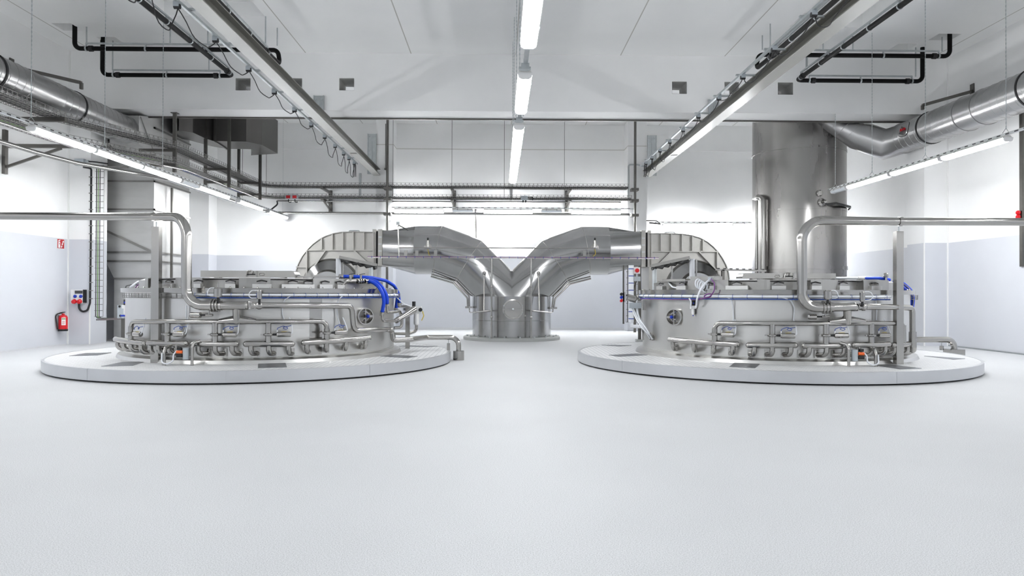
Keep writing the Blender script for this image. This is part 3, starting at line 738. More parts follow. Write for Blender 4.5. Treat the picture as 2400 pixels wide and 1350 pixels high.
# ---- supply pipes with clamps, the tee, reducers and their posts
def supply(T, side, wall, post, bend, low, tee, red, r_h, r_v, Rf):
    s = 1 if side == 'left' else -1
    t = thing('supply_pipe', 'thick steel supply pipe running from the %s wall and bending down to the %s vat' % (side, side), 'pipe', at(post[0], post[1], Y=post[2]))
    Pp = at(post[0], post[1], Y=post[2]); W = Vector((wall, post[2] + .05, Pp.z + .01))
    B = on(T, bend[0], bend[1], Rf); B = at(bend[0], bend[1], Y=B.y); L0 = at(low[0], low[1], Y=B.y)
    E = on(T, tee[0], tee[1], Rf + .02)
    path = fillet([W, Pp, B, L0, E], [0, 0, .36, .30, 0], 10)
    rad = []
    for q in path: rad.append(r_h if (q - Pp).dot(B - Pp) < 0.05 else (r_v if q.z < B.z - .36 else r_h + (r_v - r_h) * min(1, max(0, (q - Pp).length / (B - Pp).length))))
    MB().tube(path, rad, 20).build('bent_pipe', M['pipe'], t)
    MB().lathe([(r_h, -.03), (r_h + .014, -.03), (r_h + .014, .03), (r_h, .03)], Pp, 20, axis=(1, 0, 0)).build('pipe_collar', M['pipe'], t)
    dirn = (E - L0).normalized()
    for k in (-1, 0, 1):
        MB().lathe([(r_v * .8, -.012), (r_v + .028, -.01), (r_v + .028, .01), (r_v * .8, .012)], E - dirn * .12 + dirn * (.055 * k), 20, axis=dirn).build('clamp_ring', M['pipe'], t)
    # tee and the reducer after it
    e2 = on(T, red[0], red[1], Rf + .02)
    tp = cp(T, [(tee[0] - 9, tee[1], Rf + .02), (red[0], red[1], Rf + .02)], 0)
    dl = (tp[-1] - tp[-2]).normalized()
    MB().tube(tp[:-1] + [tp[-1] - dl * .06, tp[-1] + dl * .05, tp[-1] + dl * .10], [.078] * len(tp) + [.058, .054], 18).build('tee_pipe', M['pipe'], t)
    tx = (tee[2])
    a = on(T, tx, red[1], Rf + .02); b = on(T, tx, red[1] + 38, RM)
    MB().cyl(a, b, .07, 18).build('tee_branch', M['pipe'], t)
    return t
supply(TL, 'left', XL + .01, (362, 508, 13.48), (437, 509), (437, 716), (521, 716, 555), (589, 716), .068, .088, RB + .34)
supply(TR, 'right', XR - .01, (2110, 519, 12.78), (1879, 516), (1880, 721), (1953, 720, 1986), (2014, 719), .068, .088, RB + .34)
def posts(x0, x1, ytop, ybot, label, Zb=HP):
    a = at((x0 + x1) / 2, ybot, Z=Zb); k = (x1 - x0) / F_PX * a.y / 2 * .93
    zt = at((x0 + x1) / 2, ytop, Y=a.y).z
    t = thing('support_post', label, 'post', a)
    MB().box((a.x - k, a.y, Zb), (a.x + k, a.y + 2 * k, zt)).build('post_tube', M['pipe'], t)
    return t, a, zt, k
pt, a, zt, k = posts(352, 371, 531, 851, 'tall square steel post under the left supply pipe')
MB().cyl((a.x, a.y + .05, zt), (a.x, a.y + .05, zt + .09), .012, 8).build('hanger_rod', M['galv'], pt)
pt, a, zt, k = posts(2101, 2119, 542, 854, 'tall square steel post under the right supply pipe')
MB().cyl((a.x, a.y + .05, zt), (a.x, a.y + .05, zt + .09), .012, 8).build('hanger_rod', M['galv'], pt)

# ---- thinner return pipes stepping down to the floor
def ret(T, pts, extra, r, label, rad):
    path = fillet(cp(T, pts, 0, step=.25)[:], .001) if False else cp(T, pts, rad, 8)
    t = thing('return_pipe', label, 'pipe', path[0])
    MB().tube(path, r, 16).build('stepped_pipe', M['pipe'], t)
    MB().lathe([(r, -.05), (r * 1.35, -.02), (r * 1.35, .02), (r, .05)], path[2], 16, axis=(path[3] - path[2])).build('valve_disc', M['pipe'], t)
    return t, path
RQ = RB + .36
rl, pth = ret(TL, [(592, 716, RQ), (700, 715.5, RQ), (824, 717, RB + .2), (829, 775, RB + .2), (905, 772, RB + .14), (918, 774, RB + .14), (921, 793, RB + .14)], None, .053, 'stepped steel return pipe along the front of the left vat beside its port', .13)
# outlet to the floor drain
e = at(1075, 843, Z=0); e.y = at(1079, 833, Z=0).y - .35
e = Vector((at(1075, 800, Y=16.6).x, 16.6, 0)); z1 = at(1060, 790.5, Y=16.6).z
p0 = pth[-1]
path = fillet([p0 + Vector((0, 0, .12)), Vector((p0.x, p0.y, z1 - .0)), Vector((p0.x + .35, p0.y + .25, z1)), Vector((p0.x + .6, 16.55, z1)), Vector((e.x, 16.6, z1)), Vector((e.x, 16.6, .12))], [0, .06, .15, .1, .22, 0], 8)
t = thing('drain_pipe', 'steel drain pipe crossing the left platform to a floor socket', 'pipe', (e.x, e.y, 0))
MB().tube(path, .056, 16).build('outlet_pipe', M['pipe'], t)
MB().lathe([(.125, 0), (.125, .21), (.06, .215)], (e.x, 16.6, 0), 24).build('floor_socket', M['pipe'], t)
f = at(1050, 822, Z=HP); f.y = 16.6
MB().box((f.x - .035, f.y - .035, HP), (f.x + .035, f.y + .035, z1 - .13)).build('foot_post', M['pipe'], t)
MB().cyl((f.x, f.y, z1 - .14), (f.x, f.y, z1 - .05), .01, 6).build('foot_rod', M['galv'], t)

rr, pth = ret(TR, [(2010, 719, RQ), (2060, 719, RQ), (2100, 720, RB + .25), (2138, 722, RB + .25), (2139, 790, RB + .25)], None, .053, 'steel return pipe round the right end of the right vat', .10)
Yd = 16.9
p0 = pth[-1]; z1 = at(2200, 796, Y=Yd).z; xe = at(2236, 800, Y=Yd).x
path = fillet([p0 + Vector((0, 0, .1)), Vector((p0.x, p0.y, z1)), Vector((p0.x + .15, p0.y + .35, z1)), Vector((p0.x + .5, Yd, z1)), Vector((xe, Yd, z1)), Vector((xe, Yd, .1))], [0, .06, .12, .12, .24, 0], 8)
t = thing('drain_pipe', 'steel drain pipe leaving the right platform on its right side', 'pipe', (xe, Yd, 0))
MB().tube(path, .068, 16).build('outlet_pipe', M['pipe'], t)
MB().box((xe - .16, Yd - .16, 0), (xe + .16, Yd + .16, .245)).build('floor_socket', M['pipe'], t)
xf = at(2207, 820, Y=Yd).x
MB().cyl((xf, Yd, HP), (xf, Yd, z1 - .14), .045, 10).build('foot_post', M['pipe'], t)
MB().cyl((xf, Yd, z1 - .15), (xf, Yd, z1 - .05), .01, 6).build('foot_rod', M['galv'], t)

# ---- upright actuators on the supply tees and the small sampling cylinders
def upright(T, px, y0, y1, r, r_px, lab, stem):
    p = on(T, px, y1, RB + .42); z0 = p.z; z1 = on(T, px, y0, RB + .42).z
    t = thing('valve_actuator', lab, 'valve', (p.x, p.y, z0))
    MB().lathe([(0, 0), (r * .8, 0), (r, .02), (r, z1 - z0 - .02), (r * .85, z1 - z0), (0, z1 - z0)], (p.x, p.y, z0), 18).build('cylinder', M['pipe'], t)
    MB().cyl((p.x, p.y, z0 - .09), (p.x, p.y, z0), .022, 8).build('neck', M['rubber'], t)
    if stem: MB().cyl((p.x, p.y, z1), (p.x, p.y, z1 + .09), .014, 8).build('indicator', M['pipe'], t)
    tg = Vector((1, 0, 0)) * (-1 if T is TL else 1)
    MB().tube(fillet([Vector((p.x, p.y - .02, z1 - .01)), Vector((p.x, p.y, z1)) + tg * .16 + Vector((0, 0, .0)), Vector((p.x, p.y, z1)) + tg * .2 - Vector((0, 0, .14)), Vector((p.x, p.y + .02, z0 + .02)) + tg * .06], .08), .008, 6).build('air_loop', M['whitetube'], t)
upright(TL, 511, 674, 697, .072, 9, 'upright actuator above the triple clamp of the left supply pipe', True)
upright(TL, 608, 680, 701, .046, 6, 'small upright actuator on the tee end at the left vat', False)
upright(TR, 1940, 680, 702, .07, 9, 'upright actuator above the triple clamp of the right supply pipe', False)
upright(TR, 2021, 683, 707, .046, 6, 'small upright actuator on the tee end at the right vat', False)
for T, x0, x1, y, lab in ((TL, 446, 472, 738, 'sampling cylinder under the bend of the left supply pipe'), (TR, 1893, 1914, 742, 'sampling cylinder under the bend of the right supply pipe')):
    p, nr, tg = frame(T, x0, y, RB + .18); L = (on(T, x1, y, RB + .18) - p).length
    t = thing('sampling_valve', lab, 'valve', p)
    MB().lathe([(0, 0), (.04, 0), (.052, .02), (.052, L - .01), (.035, L), (0, L)], p, 16, axis=tg).build('cylinder', M['pipe'], t)
    MB().cyl(p + tg * L, p + tg * (L + .10), .015, 8).build('coupling', M['rubber'], t)
    MB().cyl(p + tg * (L + .09), p + tg * (L + .22), .022, 10).build('spout', M['pipe'], t)
    MB().cyl(p + tg * (L + .15), p + tg * (L + .15) + Vector((0, 0, .13)), .018, 8).build('riser', M['pipe'], t)

# ================================================================== the Y-shaped exhaust duct between the two fans
YD = 24.27; XM = 0.385                           # depth of the duct plane, its middle
KD = YD / F_PX
def dz(py): return at(1200, py, Y=YD).z
def dx(px): return at(px, 690, Y=YD).x
yt = thing('exhaust_duct', 'big Y-shaped steel exhaust duct in the middle, two arms on one drum', 'duct', (XM, YD, 0))
ZD = dz(694.5)
mb = MB().lathe([(1.28, .11), (1.28, .62), (1.285, .625), (1.285, .64), (1.28, .645), (1.28, ZD), (0, ZD + .02)], (XM, YD, 0), 96)
drum = mb.build('drum', M['duct'], yt)
MB().lathe([(1.575, 0), (1.575, .085), (1.545, .11), (0, .11)], (XM, YD, 0), 96).build('base_plate', M['concrete'], yt)
for k in range(10):
    a = -PI / 2 + (k - 4.5) * .33
    MB().cyl((XM + 1.45 * math.cos(a), YD + 1.45 * math.sin(a), .11), (XM + 1.45 * math.cos(a), YD + 1.45 * math.sin(a), .15), .03, 6).build('anchor_bolt', M['galv'], yt)
RA = .79
zc = dz(587); W2 = dx(1027) - XM; W3 = dx(1099) - XM; W1 = dx(975) - XM
def arm(s):
    P = [Vector((XM + s * -W1 * -1, YD, zc)) for _ in range(1)]
    x = lambda w: XM + s * w
    cen = [(x(W1), zc), (x(W2), zc), (x(W3), dz(613)), (x(W3) + (XM - x(W3)) * 1.25, dz(613) - abs(W3) * 1.25)]
    d = MB(); pts = [Vector((a, YD, b)) for a, b in cen]
    n = 56
    # mitred pipe, trimmed at the middle plane and at the drum top
    import bmesh
    d.tube(pts, RA, n, caps=False)
    o = d.build('elbow_arm', M['duct'], yt)
    bm = bmesh.new(); bm.from_mesh(o.data)
    # the flared foot: widen front to back towards the drum
    for v in bm.verts:
        if v.co.z < dz(640) and abs(v.co.x) < abs(W3) * .9:
            v.co.y *= 1.18
    g = bm.verts[:] + bm.edges[:] + bm.faces[:]
    bmesh.ops.bisect_plane(bm, geom=g, plane_co=(0, 0, 0), plane_no=(s, 0, 0), clear_outer=True)
    g = bm.verts[:] + bm.edges[:] + bm.faces[:]
    bmesh.ops.bisect_plane(bm, geom=g, plane_co=(0, 0, ZD), plane_no=(0, 0, -1), clear_outer=True)
    bm.to_mesh(o.data); bm.free()
    # weld bands at the mitres
    for a, b, c in ((0, 1, 2), (1, 2, 3)):
        u = (pts[b] - pts[a]).normalized(); v = (pts[c] - pts[b]).normalized(); nb = (u + v).normalized()
        ring = []
        side = Vector((0, 1, 0)); up = nb.cross(side)
        k = 1 / max(.3, u.dot(nb))
        ring = [pts[b] + side * RA * math.cos(t_) + up * RA * k * math.sin(t_) for t_ in [2 * PI * i / 48 for i in range(48)]]
        MB().tube(ring, .010, 6, closed=True).build('weld_seam', M['fan'], o)
    # square to round piece and the flange of the flexible joint
    xs = x(dx(902) - XM); q0, q1 = dz(544.5), dz(623.5); hw = .58
    sq = []
    for k in range(n):
        t_ = 2 * PI * k / n; cx, sx_ = math.cos(t_), math.sin(t_); m_ = 1 / max(abs(cx), abs(sx_))
        sq.append(Vector((xs, YD + hw * cx * m_, (q0 + q1) / 2 + (q0 - q1) / 2 * sx_ * m_)))
    rd = [Vector((x(W1), YD + RA * math.cos(2 * PI * k / n), zc + RA * math.sin(2 * PI * k / n))) for k in range(n)]
    # planar facets: smooth only round the corners
    tr = MB().rings([sq, rd], caps=False)
    tr.build('square_to_round', M['duct'], yt)
    def flange(xa, xb, gr, nm, mat, par):
        z0, z1 = q1 - gr, q0 + gr; w_ = hw + gr
        MB().box((xa, YD - w_, z0), (xb, YD + w_, z1)).build(nm, mat, par)
    f = lambda px: x(dx(px) - XM)
    flange(f(892.5), f(902), .03, 'duct_flange', M['fan'], yt)
    flange(f(887.8), f(892.5), -.03, 'rubber_sleeve', M['rubber'], yt)
    for zz in (.2, .4, .6, .8):
        MB().box((f(901), YD - hw - .045, q1 + (q0 - q1) * zz - .02), (f(894), YD - hw - .03, q1 + (q0 - q1) * zz + .02)).build('flange_bolt', M['galv'], yt)
    return flange, f, q0, q1, hw
FL = {}
for s in (1, -1): FL[s] = arm(s)
# round inspection door of the drum
cpt = Vector((XM + .02, YD - 1.285, dz(723))); rr_ = 24 * KD * .95
mb = MB().lathe([(rr_ * .82, -.03), (rr_, -.03), (rr_, .035), (rr_ * .86, .04), (rr_ * .84, .01), (0, .015)], cpt, 48, axis=(0, -1, 0))
dr = mb.build('inspection_door', M['pipe'], yt)
MB().bar(cpt + Vector((-rr_ * .95, -.05, 0)), cpt + Vector((rr_ * .95, -.05, 0)), .03, .03).build('door_bar', M['pipe'], dr)
MB().lathe([(0, .09), (.03, .085), (.04, .05), (.03, .03)], cpt, 10, axis=(0, -1, 0)).build('door_knob', M['galv'], dr)
for s in (-1, 1):
    for zz in (.35, -.35): MB().ball(cpt + Vector((s * rr_ * .9, -.04, zz * rr_)), .02, 8, 5).build('door_bolt', M['galv'], dr)

# pressure sensors on the arms
for px, lab, d_ in ((1003, 'round sensor fitting on the left arm of the Y duct', -1), (1394, 'round sensor fitting on the right arm of the Y duct', 1)):
    p = at(px, 580, Y=YD - RA - .0); c = Vector((p.x, YD - RA + .03, p.z))
    t = thing('duct_sensor', lab, 'sensor', c)
    MB().lathe([(.125, 0), (.125, .03), (.05, .035), (.05, .08), (0, .085)], c, 28, axis=(0, -1, 0)).build('flange_disc', M['pipe'], t)
    MB().box((c.x - .11, c.y - .06, c.z - .02), (c.x + .11, c.y - .04, c.z + .0)).build('bar', M['pipe'], t)
    MB().cyl((c.x, c.y - .07, c.z), (c.x, c.y - .07, c.z + .22), .04, 12).build('head', M['pipe'], t)
    MB().cyl((c.x, c.y - .07, c.z + .22), (c.x, c.y - .07, c.z + .30), .03, 10).build('plug', M['rubber'], t)
    MB().tube(fillet([(c.x, c.y - .07, c.z - .06), (c.x + .03, c.y - .07, c.z - .22), (c.x - .06 * d_, c.y - .09, dz(603))], .08), .010, 6).build('signal_cable', M['yellow'], t)

# slim service rail with its cables in front of the Y duct, standing on two thin posts
YS = YD - 1.42
sv = thing('service_rail', 'thin horizontal service rail and pipe in front of the Y duct on two slim posts', 'rail', (XM, YS, .11))
a, b = at(862, 603.5, Y=YS), at(1543, 606, Y=YS)
tr_ = MB().bar(a, b, .09, .03).build('cable_channel', M['pipe'], sv)
MB().tube([a + Vector((0, -.05, .025)), b + Vector((0, -.05, .02))], .009, 6).build('purple_cable', M['purple'], tr_)
for k in range(34):
    q = a.lerp(b, (k + .5) / 34); MB().box((q.x - .006, q.y - .07, q.z - .02), (q.x + .006, q.y - .03, q.z + .045)).build('cable_tie', M['bluetube'], tr_)
a2, b2 = at(936, 580.5, Y=YS), at(1390, 581.5, Y=YS)
MB().tube([a2, b2], .018, 8).build('round_pipe', M['pipe'], sv)
for px, y0 in ((1152.5, 604), (1245, 605)):
    p = at(px, y0, Y=YS); MB().tube([(p.x, YS, p.z), (p.x, YS, .11)], .03, 10).build('slim_post', M['pipe'], sv)
    for py in (672, 740): MB().ball((p.x, YS, dz(py)), .045, 10, 6).build('post_joint', M['pipe'], sv)
p = at(935, 605, Y=YS); q = at(933, 527, Y=YS)
MB().tube(fillet([p, q, q + Vector((.25, .4, -.12))], .05), .02, 8).build('upright_pipe', M['pipe'], sv)
MB().box((q.x - .05, q.y - .04, q.z - .0), (q.x + .05, q.y + .04, q.z + .1)).build('head', M['galv'], sv)
for px in (951, 977, 1021, 1370):
    p = at(px, 600, Y=YS); q = at(px, 587, Y=YS); MB().box((p.x - .05, YS - .02, p.z), (p.x + .05, YS + .02, q.z)).build('upright_plate', M['pipe'], sv)
# twin sampling lines that follow the elbows
for s, pts, cl, lab in ((-1, [(1011, 643), (1064, 658.5), (1099, 693), (1100, 722)], (1100, 720), 'twin thin pipes along the underside of the left arm of the Y duct'),
                        (1, [(1384, 648), (1334, 661), (1297, 695), (1294, 722)], (1296, 722), 'twin thin pipes along the underside of the right arm of the Y duct')):
    t = thing('sampling_line', lab, 'pipe', at(cl[0], cl[1], Y=YD - .2))
    for k, o in enumerate((0, 5.5)):
        path = fillet([at(x_ - s * -1 * o * .7 * (1 if i > 1 else .3), y_ + o * (1 if i < 3 else 0) * .9, Y=YD - .25 - .1 * k) for i, (x_, y_) in enumerate(pts)], .15)
        MB().tube(path, .027, 8).build('thin_pipe', M['pipe'], t)
    c = at(cl[0], cl[1], Y=YD - .3)
    MB().bar(c + Vector((-.13, 0, 0)), c + Vector((.13, 0, 0)), .12, .06).build('valve_block', M['pipe'], t)
    e_ = at(cl[0], 733, Y=YD - .3); g_ = at(1150 if s < 0 else 1247, 728, Y=YS - .02)
    MB().tube(fillet([c, e_, g_], .1), .02, 8).build('link_pipe', M['pipe'], t)
    b_ = at(1135 if s < 0 else 1262, 640, Y=YD - 1.0); b1_ = at(1134 if s < 0 else 1264, 728, Y=YD - 1.3)
    MB().tube([b_, b1_], .018, 6).build('level_tube', M['pipe'], t)
    MB().ball(b_, .06, 10, 6).build('tube_head', M['pipe'], t)

# ================================================================== fans: snail-shell housings with stiffening ribs and an inlet cone
def fan(s, side, outline, ribs, hline, vline, diag, cone, flx):
    flange, f, q0, q1, hw = FL[s]
    YFN = YD - .58
    P = lambda px, py, dy=0: at(px, py, Y=YFN - dy)
    base = P(outline[0][0], 700)
    t = thing('exhaust_fan', 'ribbed steel fan housing behind the %s vat, joined to the Y duct' % side, 'fan', (base.x, YD, 0))
    poly = [P(*q) for q in outline]
    zb = 0.0
    poly += [Vector((poly[-1].x, YFN, zb)), Vector((poly[0].x, YFN, zb))]
    if s < 0: poly.reverse()
    MB().prism(poly, (0, 1.16, 0)).build('fan_shell', M['fan'], t)
    rim = [q + Vector((0, -.02, 0)) for q in ([P(*q) for q in outline])]
    MB().tube(rim, .022, 6).build('shell_rim', M['fan'], t)
    def rib(a, b, th=.04): MB().bar(P(*a) + Vector((0, -.06, 0)), P(*b) + Vector((0, -.06, 0)), .14, th, up=(P(*b) - P(*a)).cross(Vector((0, 1, 0)))).build('stiffening_rib', M['fan'], t)
    for px, y0 in ribs: rib((px, y0), (px, hline[2]))
    rib((hline[0], hline[2]), (hline[1], hline[2]), .03)
    for a, b in vline: rib(a, b)
    for a, b in diag: rib(a, b)
    # inlet cone, bell mouth towards the hall
    cx_, cy_, r_ = cone
    c = P(cx_, cy_); R_ = r_ * c.y / F_PX
    MB().lathe([(R_ * 1.0, 0), (R_ * .93, .12), (R_ * .62, .36), (R_ * .55, .5), (0, .5)], c, 56, axis=(0, -1, 0)).build('inlet_cone', M['duct'], t)
    # outlet flange pair
    flange(f(flx[0]), f(flx[1]), .03, 'fan_flange', M['fan'], t)
    h = [P(*q) for q in ((outline[2][0] - 12 * s, outline[2][1] - 3), (outline[2][0] + 12 * s, outline[2][1] - 3))]
    MB().tube(fillet([h[0] + Vector((0, .3, -.03)), h[0] + Vector((0, .3, .03)), h[1] + Vector((0, .3, .03)), h[1] + Vector((0, .3, -.03))], .03), .02, 6).build('lifting_lug', M['galv'], t)
    return t
left_o = [(880, 545), (858, 544.5), (826, 544), (800, 545), (782, 548), (764, 554), (748, 562), (733, 573), (720, 586), (709, 601), (700, 618), (695, 634), (692, 650)]
right_o = [(1521, 548), (1545, 547.5), (1575, 548), (1600, 549), (1620, 552), (1640, 558), (1657, 567), (1672, 579), (1684, 592), (1694, 607), (1702, 623), (1707, 640), (1709, 655)]
fan(1, 'left', left_o, [(755.5, 559), (780.5, 549), (805, 546), (829, 545), (854, 545)], (722, 877, 587), [((721, 588), (721, 652)), ((876, 546), (876, 622))], [((764, 588), (728, 640)), ((832, 588), (868, 622)), ((696, 626), (720, 626))], (776, 676, 70), (880, 887.8))
FR2 = dict()
fan(-1, 'right', right_o, [(1548, 549), (1572, 549), (1597, 550), (1621, 554), (1646, 563)], (1527, 1682, 590), [((1679, 591), (1679, 631)), ((1526, 549), (1526, 625))], [((1571, 591), (1530, 632)), ((1637, 591), (1676, 632)), ((1680, 631), (1706, 631))], (1627, 679, 70), (880, 887.8))

# small cable bridge over each fan inlet, on legs with foil-wrapped risers
def bridge(s, T, side, p0, p1, legs, Y):
    a, b = at(*p0, Y=Y + .3), at(*p1, Y=Y)
    t = thing('cable_bridge', 'sloping cable tray on foil-wrapped risers beside the inlet of the %s fan' % side, 'cable tray', (b.x, b.y, 1.75))
    d = (b - a)
    MB().bar(a, b, .22, .012).bar(a + Vector((0, -.11, .03)), b + Vector((0, -.11, .03)), .012, .07).bar(a + Vector((0, .11, .03)), b + Vector((0, .11, .03)), .012, .07).build('tray_channel', M['tray'], t)
    m = MB()
    path = [a.lerp(b, k / 16) + Vector((0, -.03 + .05 * math.sin(k * 1.3), -.03 - .025 * math.sin(k * 2.1))) for k in range(17)]
    MB().tube(path, .045, 8).build('cable_bundle', M['cable'], t)
    for px, y0, y1, wd, mat in legs:
        f_ = (at(px, y0, Y=Y).x - a.x) / (b.x - a.x); q = a.lerp(b, min(1, max(0, f_)))
        z1 = 1.577
        MB().cyl((at(px, y0, Y=q.y).x, q.y, q.z), (at(px, y0, Y=q.y).x, q.y, z1), wd, 12).build('foil_riser' if wd > .03 else 'leg', M[mat], t)
bridge(1, TL, 'left', (882, 624), (797, 606), [(793.5, 604, 650, .062, 'whitetube'), (835, 612, 648, .022, 'pipe'), (870, 618, 650, .055, 'galv'), (804, 606, 650, .02, 'pipe')], 17.5)
bridge(-1, TR, 'right', (1528, 626), (1614, 607), [(1622, 606, 652, .062, 'whitetube'), (1575, 614, 655, .022, 'pipe'), (1534, 622, 672, .055, 'galv'), (1632, 606, 652, .02, 'pipe')], 16.9)

# ================================================================== tall chimney, round ducts, rectangular duct
YC = 24.6
xa, xb = at(1763, 500, Y=YC), at(1985, 500, Y=YC)
aa, ab = math.atan2(xa.x, xa.y), math.atan2(xb.x, xb.y); ac = (aa + ab) / 2; RC = (YC / math.cos(ac)) * math.sin((ab - aa) / 2)
CC = (YC * math.tan(ac), YC)
zs = lambda py: at(1874, py, Y=YC - RC).z
t = thing('chimney_stack', 'very tall thick steel chimney standing behind the right vat', 'chimney', (CC[0], CC[1], 0))
MB().lathe([(RC, 0), (RC, zs(630)), (RC + .03, zs(630)), (RC + .03, zs(622)), (RC, zs(622)), (RC, zs(489)), (RC + .012, zs(489)), (RC + .012, zs(485)), (RC, zs(485)), (RC, zs(344)), (RC + .015, zs(344)), (RC + .015, zs(339)), (RC, zs(339)), (RC, 8.36)], (CC[0], CC[1], 0), 96).build('chimney_shell', M['stack'], t)
MB().lathe([(RC + .02, 0), (RC + .1, .02), (RC + .1, .14), (RC, .16)], (CC[0], CC[1], 0), 64).build('base_ring', M['stack'], t)
RC2 = RC + .16
q = [on(CC, 1787, 636, RC2), on(CC, 1787, 464, RC2), on(CC, 1768, 463, RC2), on(CC, 1768, 470, RC2)]
MB().tube(fillet([on(CC, 1788, 645, RC2), on(CC, 1788, 464, RC2), on(CC, 1776, 462, RC2), on(CC, 1768, 466, RC - .1)], .12), .085, 12).build('bypass_pipe', M['stack'], t)
MB().tube(fillet([on(CC, 1773, 645, RC2 + .05), on(CC, 1773, 470, RC2 + .05)], .12), .05, 12).build('thin_pipe', M['stack'], t)
p = on(CC, 1920, 453, RC); nr = Vector((p.x - CC[0], p.y - CC[1], 0)).normalized()
MB().lathe([(.10, 0), (.10, .05), (.07, .07), (0, .07)], p, 20, axis=nr).build('sight_port', M['pipe'], t)
p = on(CC, 1925, 474, RC); nr = Vector((p.x - CC[0], p.y - CC[1], 0)).normalized()
MB().lathe([(.12, -.02), (.12, .04), (.06, .08), (.05, .25), (0, .26)], p, 20, axis=nr).build('gas_probe', M['pipe'], t)
for k in range(2):
    MB().tube(fillet([p + nr * .22, on(CC, 1937, 478 + 3 * k, RC + .22), on(CC, 1960, 475 + 3 * k, RC + .2), on(CC, 1979, 480 + 3 * k, RC + .25), at(1994, 484 + 3 * k, Y=YC - .6), at(1988, 492, Y=YC - .5)], .15), .022, 6).build('probe_cable', M['cable'], t)
mb = MB()
pl = at(1987.5, 400, Y=YC - .9)
MB().tube([(pl.x, YC - .6, .3), (pl.x + .05, YC - .6, 7.0)], .028, 6).build('riser_conduit', M['cable'], t)

def ring_path(path, r, z):
    return [Vector(p) for p in path]
def spiral_duct(name, label, path, r, seams, mat, pitch=.27, collars=()):
    t = thing(name, label, 'duct', path[0])
    MB().tube(path, r, 40).build('duct_pipe', mat, t)
    for i, (a, b) in enumerate(seams):
        a, b = Vector(a), Vector(b); d = (b - a); L = d.length; d.normalize()
        u = d.cross(Vector((0, 0, 1))).normalized(); v = u.cross(d); n = int(L / pitch * 28)
        MB().tube([a + d * (L * k / n) + (u * math.cos(2 * PI * k / 28) + v * math.sin(2 * PI * k / 28)) * (r + .001) for k in range(n + 1)], .0075, 5).build('spiral_seam', M['spiral'], t)
    for c, w_, mt, nm in collars:
        c = Vector(c[0]), Vector(c[1])
        d = c[1].normalized()
        ring = MB().lathe([(r, -w_ / 2), (r + .02, -w_ / 2), (r + .02, w_ / 2), (r, w_ / 2)], c[0], 48, axis=d)
        ring.build(nm, M[mt], t)
    return t
# left duct along the left wall
LX, LZ, LR_ = -10.95, 6.22, 0.40
ly = lambda px: at(px, 300, X=LX + LR_ * .7).y
ye = 21.75
cl = [((LX, ly(193), LZ), (0, 1, 0), .05, 'rubber', 'rubber_joint'), ((LX, ly(3), LZ), (0, 1, 0), .05, 'rubber', 'rubber_joint'), ((LX, ye - .05, LZ), (0, 1, 0), .1, 'spiral', 'end_collar')]
spiral_duct('round_duct', 'thick round spiral duct running along the left wall under the ceiling', [(LX, -11, LZ), (LX, ye, LZ)], LR_, [((LX, 11, LZ), (LX, ly(75), LZ)), ((LX, ly(130), LZ), (LX, ye - .1, LZ))], M['spiral'], .27,
            [((c, d), w_, mt, nm) for c, d, w_, mt, nm in cl])
# wall brackets of the round ducts
def bracket(label, wallx, x1, y, z, drop):
    t = thing('duct_bracket', label, 'bracket', (wallx, y, z))
    s = 1 if x1 > wallx else -1
    MB().bar((wallx, y, z + .4), (x1, y, z), .08, .08).build('bracket_arm', M['strut'], t)
    MB().bar((x1, y, z), (x1, y, z - drop), .06, .08).build('bracket_drop', M['strut'], t)
    MB().box((wallx, y - .08, z + .2), (wallx + .03 * s, y + .08, z + .6)).build('wall_plate', M['strut'], t)
p = at(157, 191, X=LX)
bracket('angled steel bracket holding the round duct to the left wall', XL, LX + .36, p.y, LZ + LR_ + .16, .16)
# right duct with its bend into the chimney
RX, RZ, RR = 12.05, 6.16, 0.44
ry = lambda px: at(px, 300, X=RX - RR * .7).y
yb_ = 21.95
kk = [(RX, -11, RZ), (RX, yb_, RZ), (RX - .35, yb_ + .42, RZ - .1), (RX - 1.0, yb_ + .75, RZ + .25), (RX - 1.9, yb_ + 1.2, RZ + 1.15), (CC[0] + 1.2, CC[1] - .6, RZ + 1.75)]
cl = [((RX, ry(2158), RZ), (0, 1, 0), .05, 'rubber', 'rubber_joint'), ((RX, ry(2394), RZ), (0, 1, 0), .05, 'rubber', 'rubber_joint'), ((RX, yb_ - .02, RZ), (0, 1, 0), .06, 'spiral', 'end_collar'),
      ((RX, ry(2242), RZ), (0, 1, 0), .02, 'spiral', 'socket_ring'), ((RX, ry(2284), RZ), (0, 1, 0), .02, 'spiral', 'socket_ring')]
dt = spiral_duct('round_duct', 'thick round spiral duct along the right wall bending into the chimney', kk, RR, [((RX, 10, RZ), (RX, ry(2284), RZ)), ((RX, ry(2242), RZ), (RX, yb_ - .05, RZ)), (kk[3], kk[4])], M['spiral'], .27,
                 [((c, d), w_, mt, nm) for c, d, w_, mt, nm in cl])
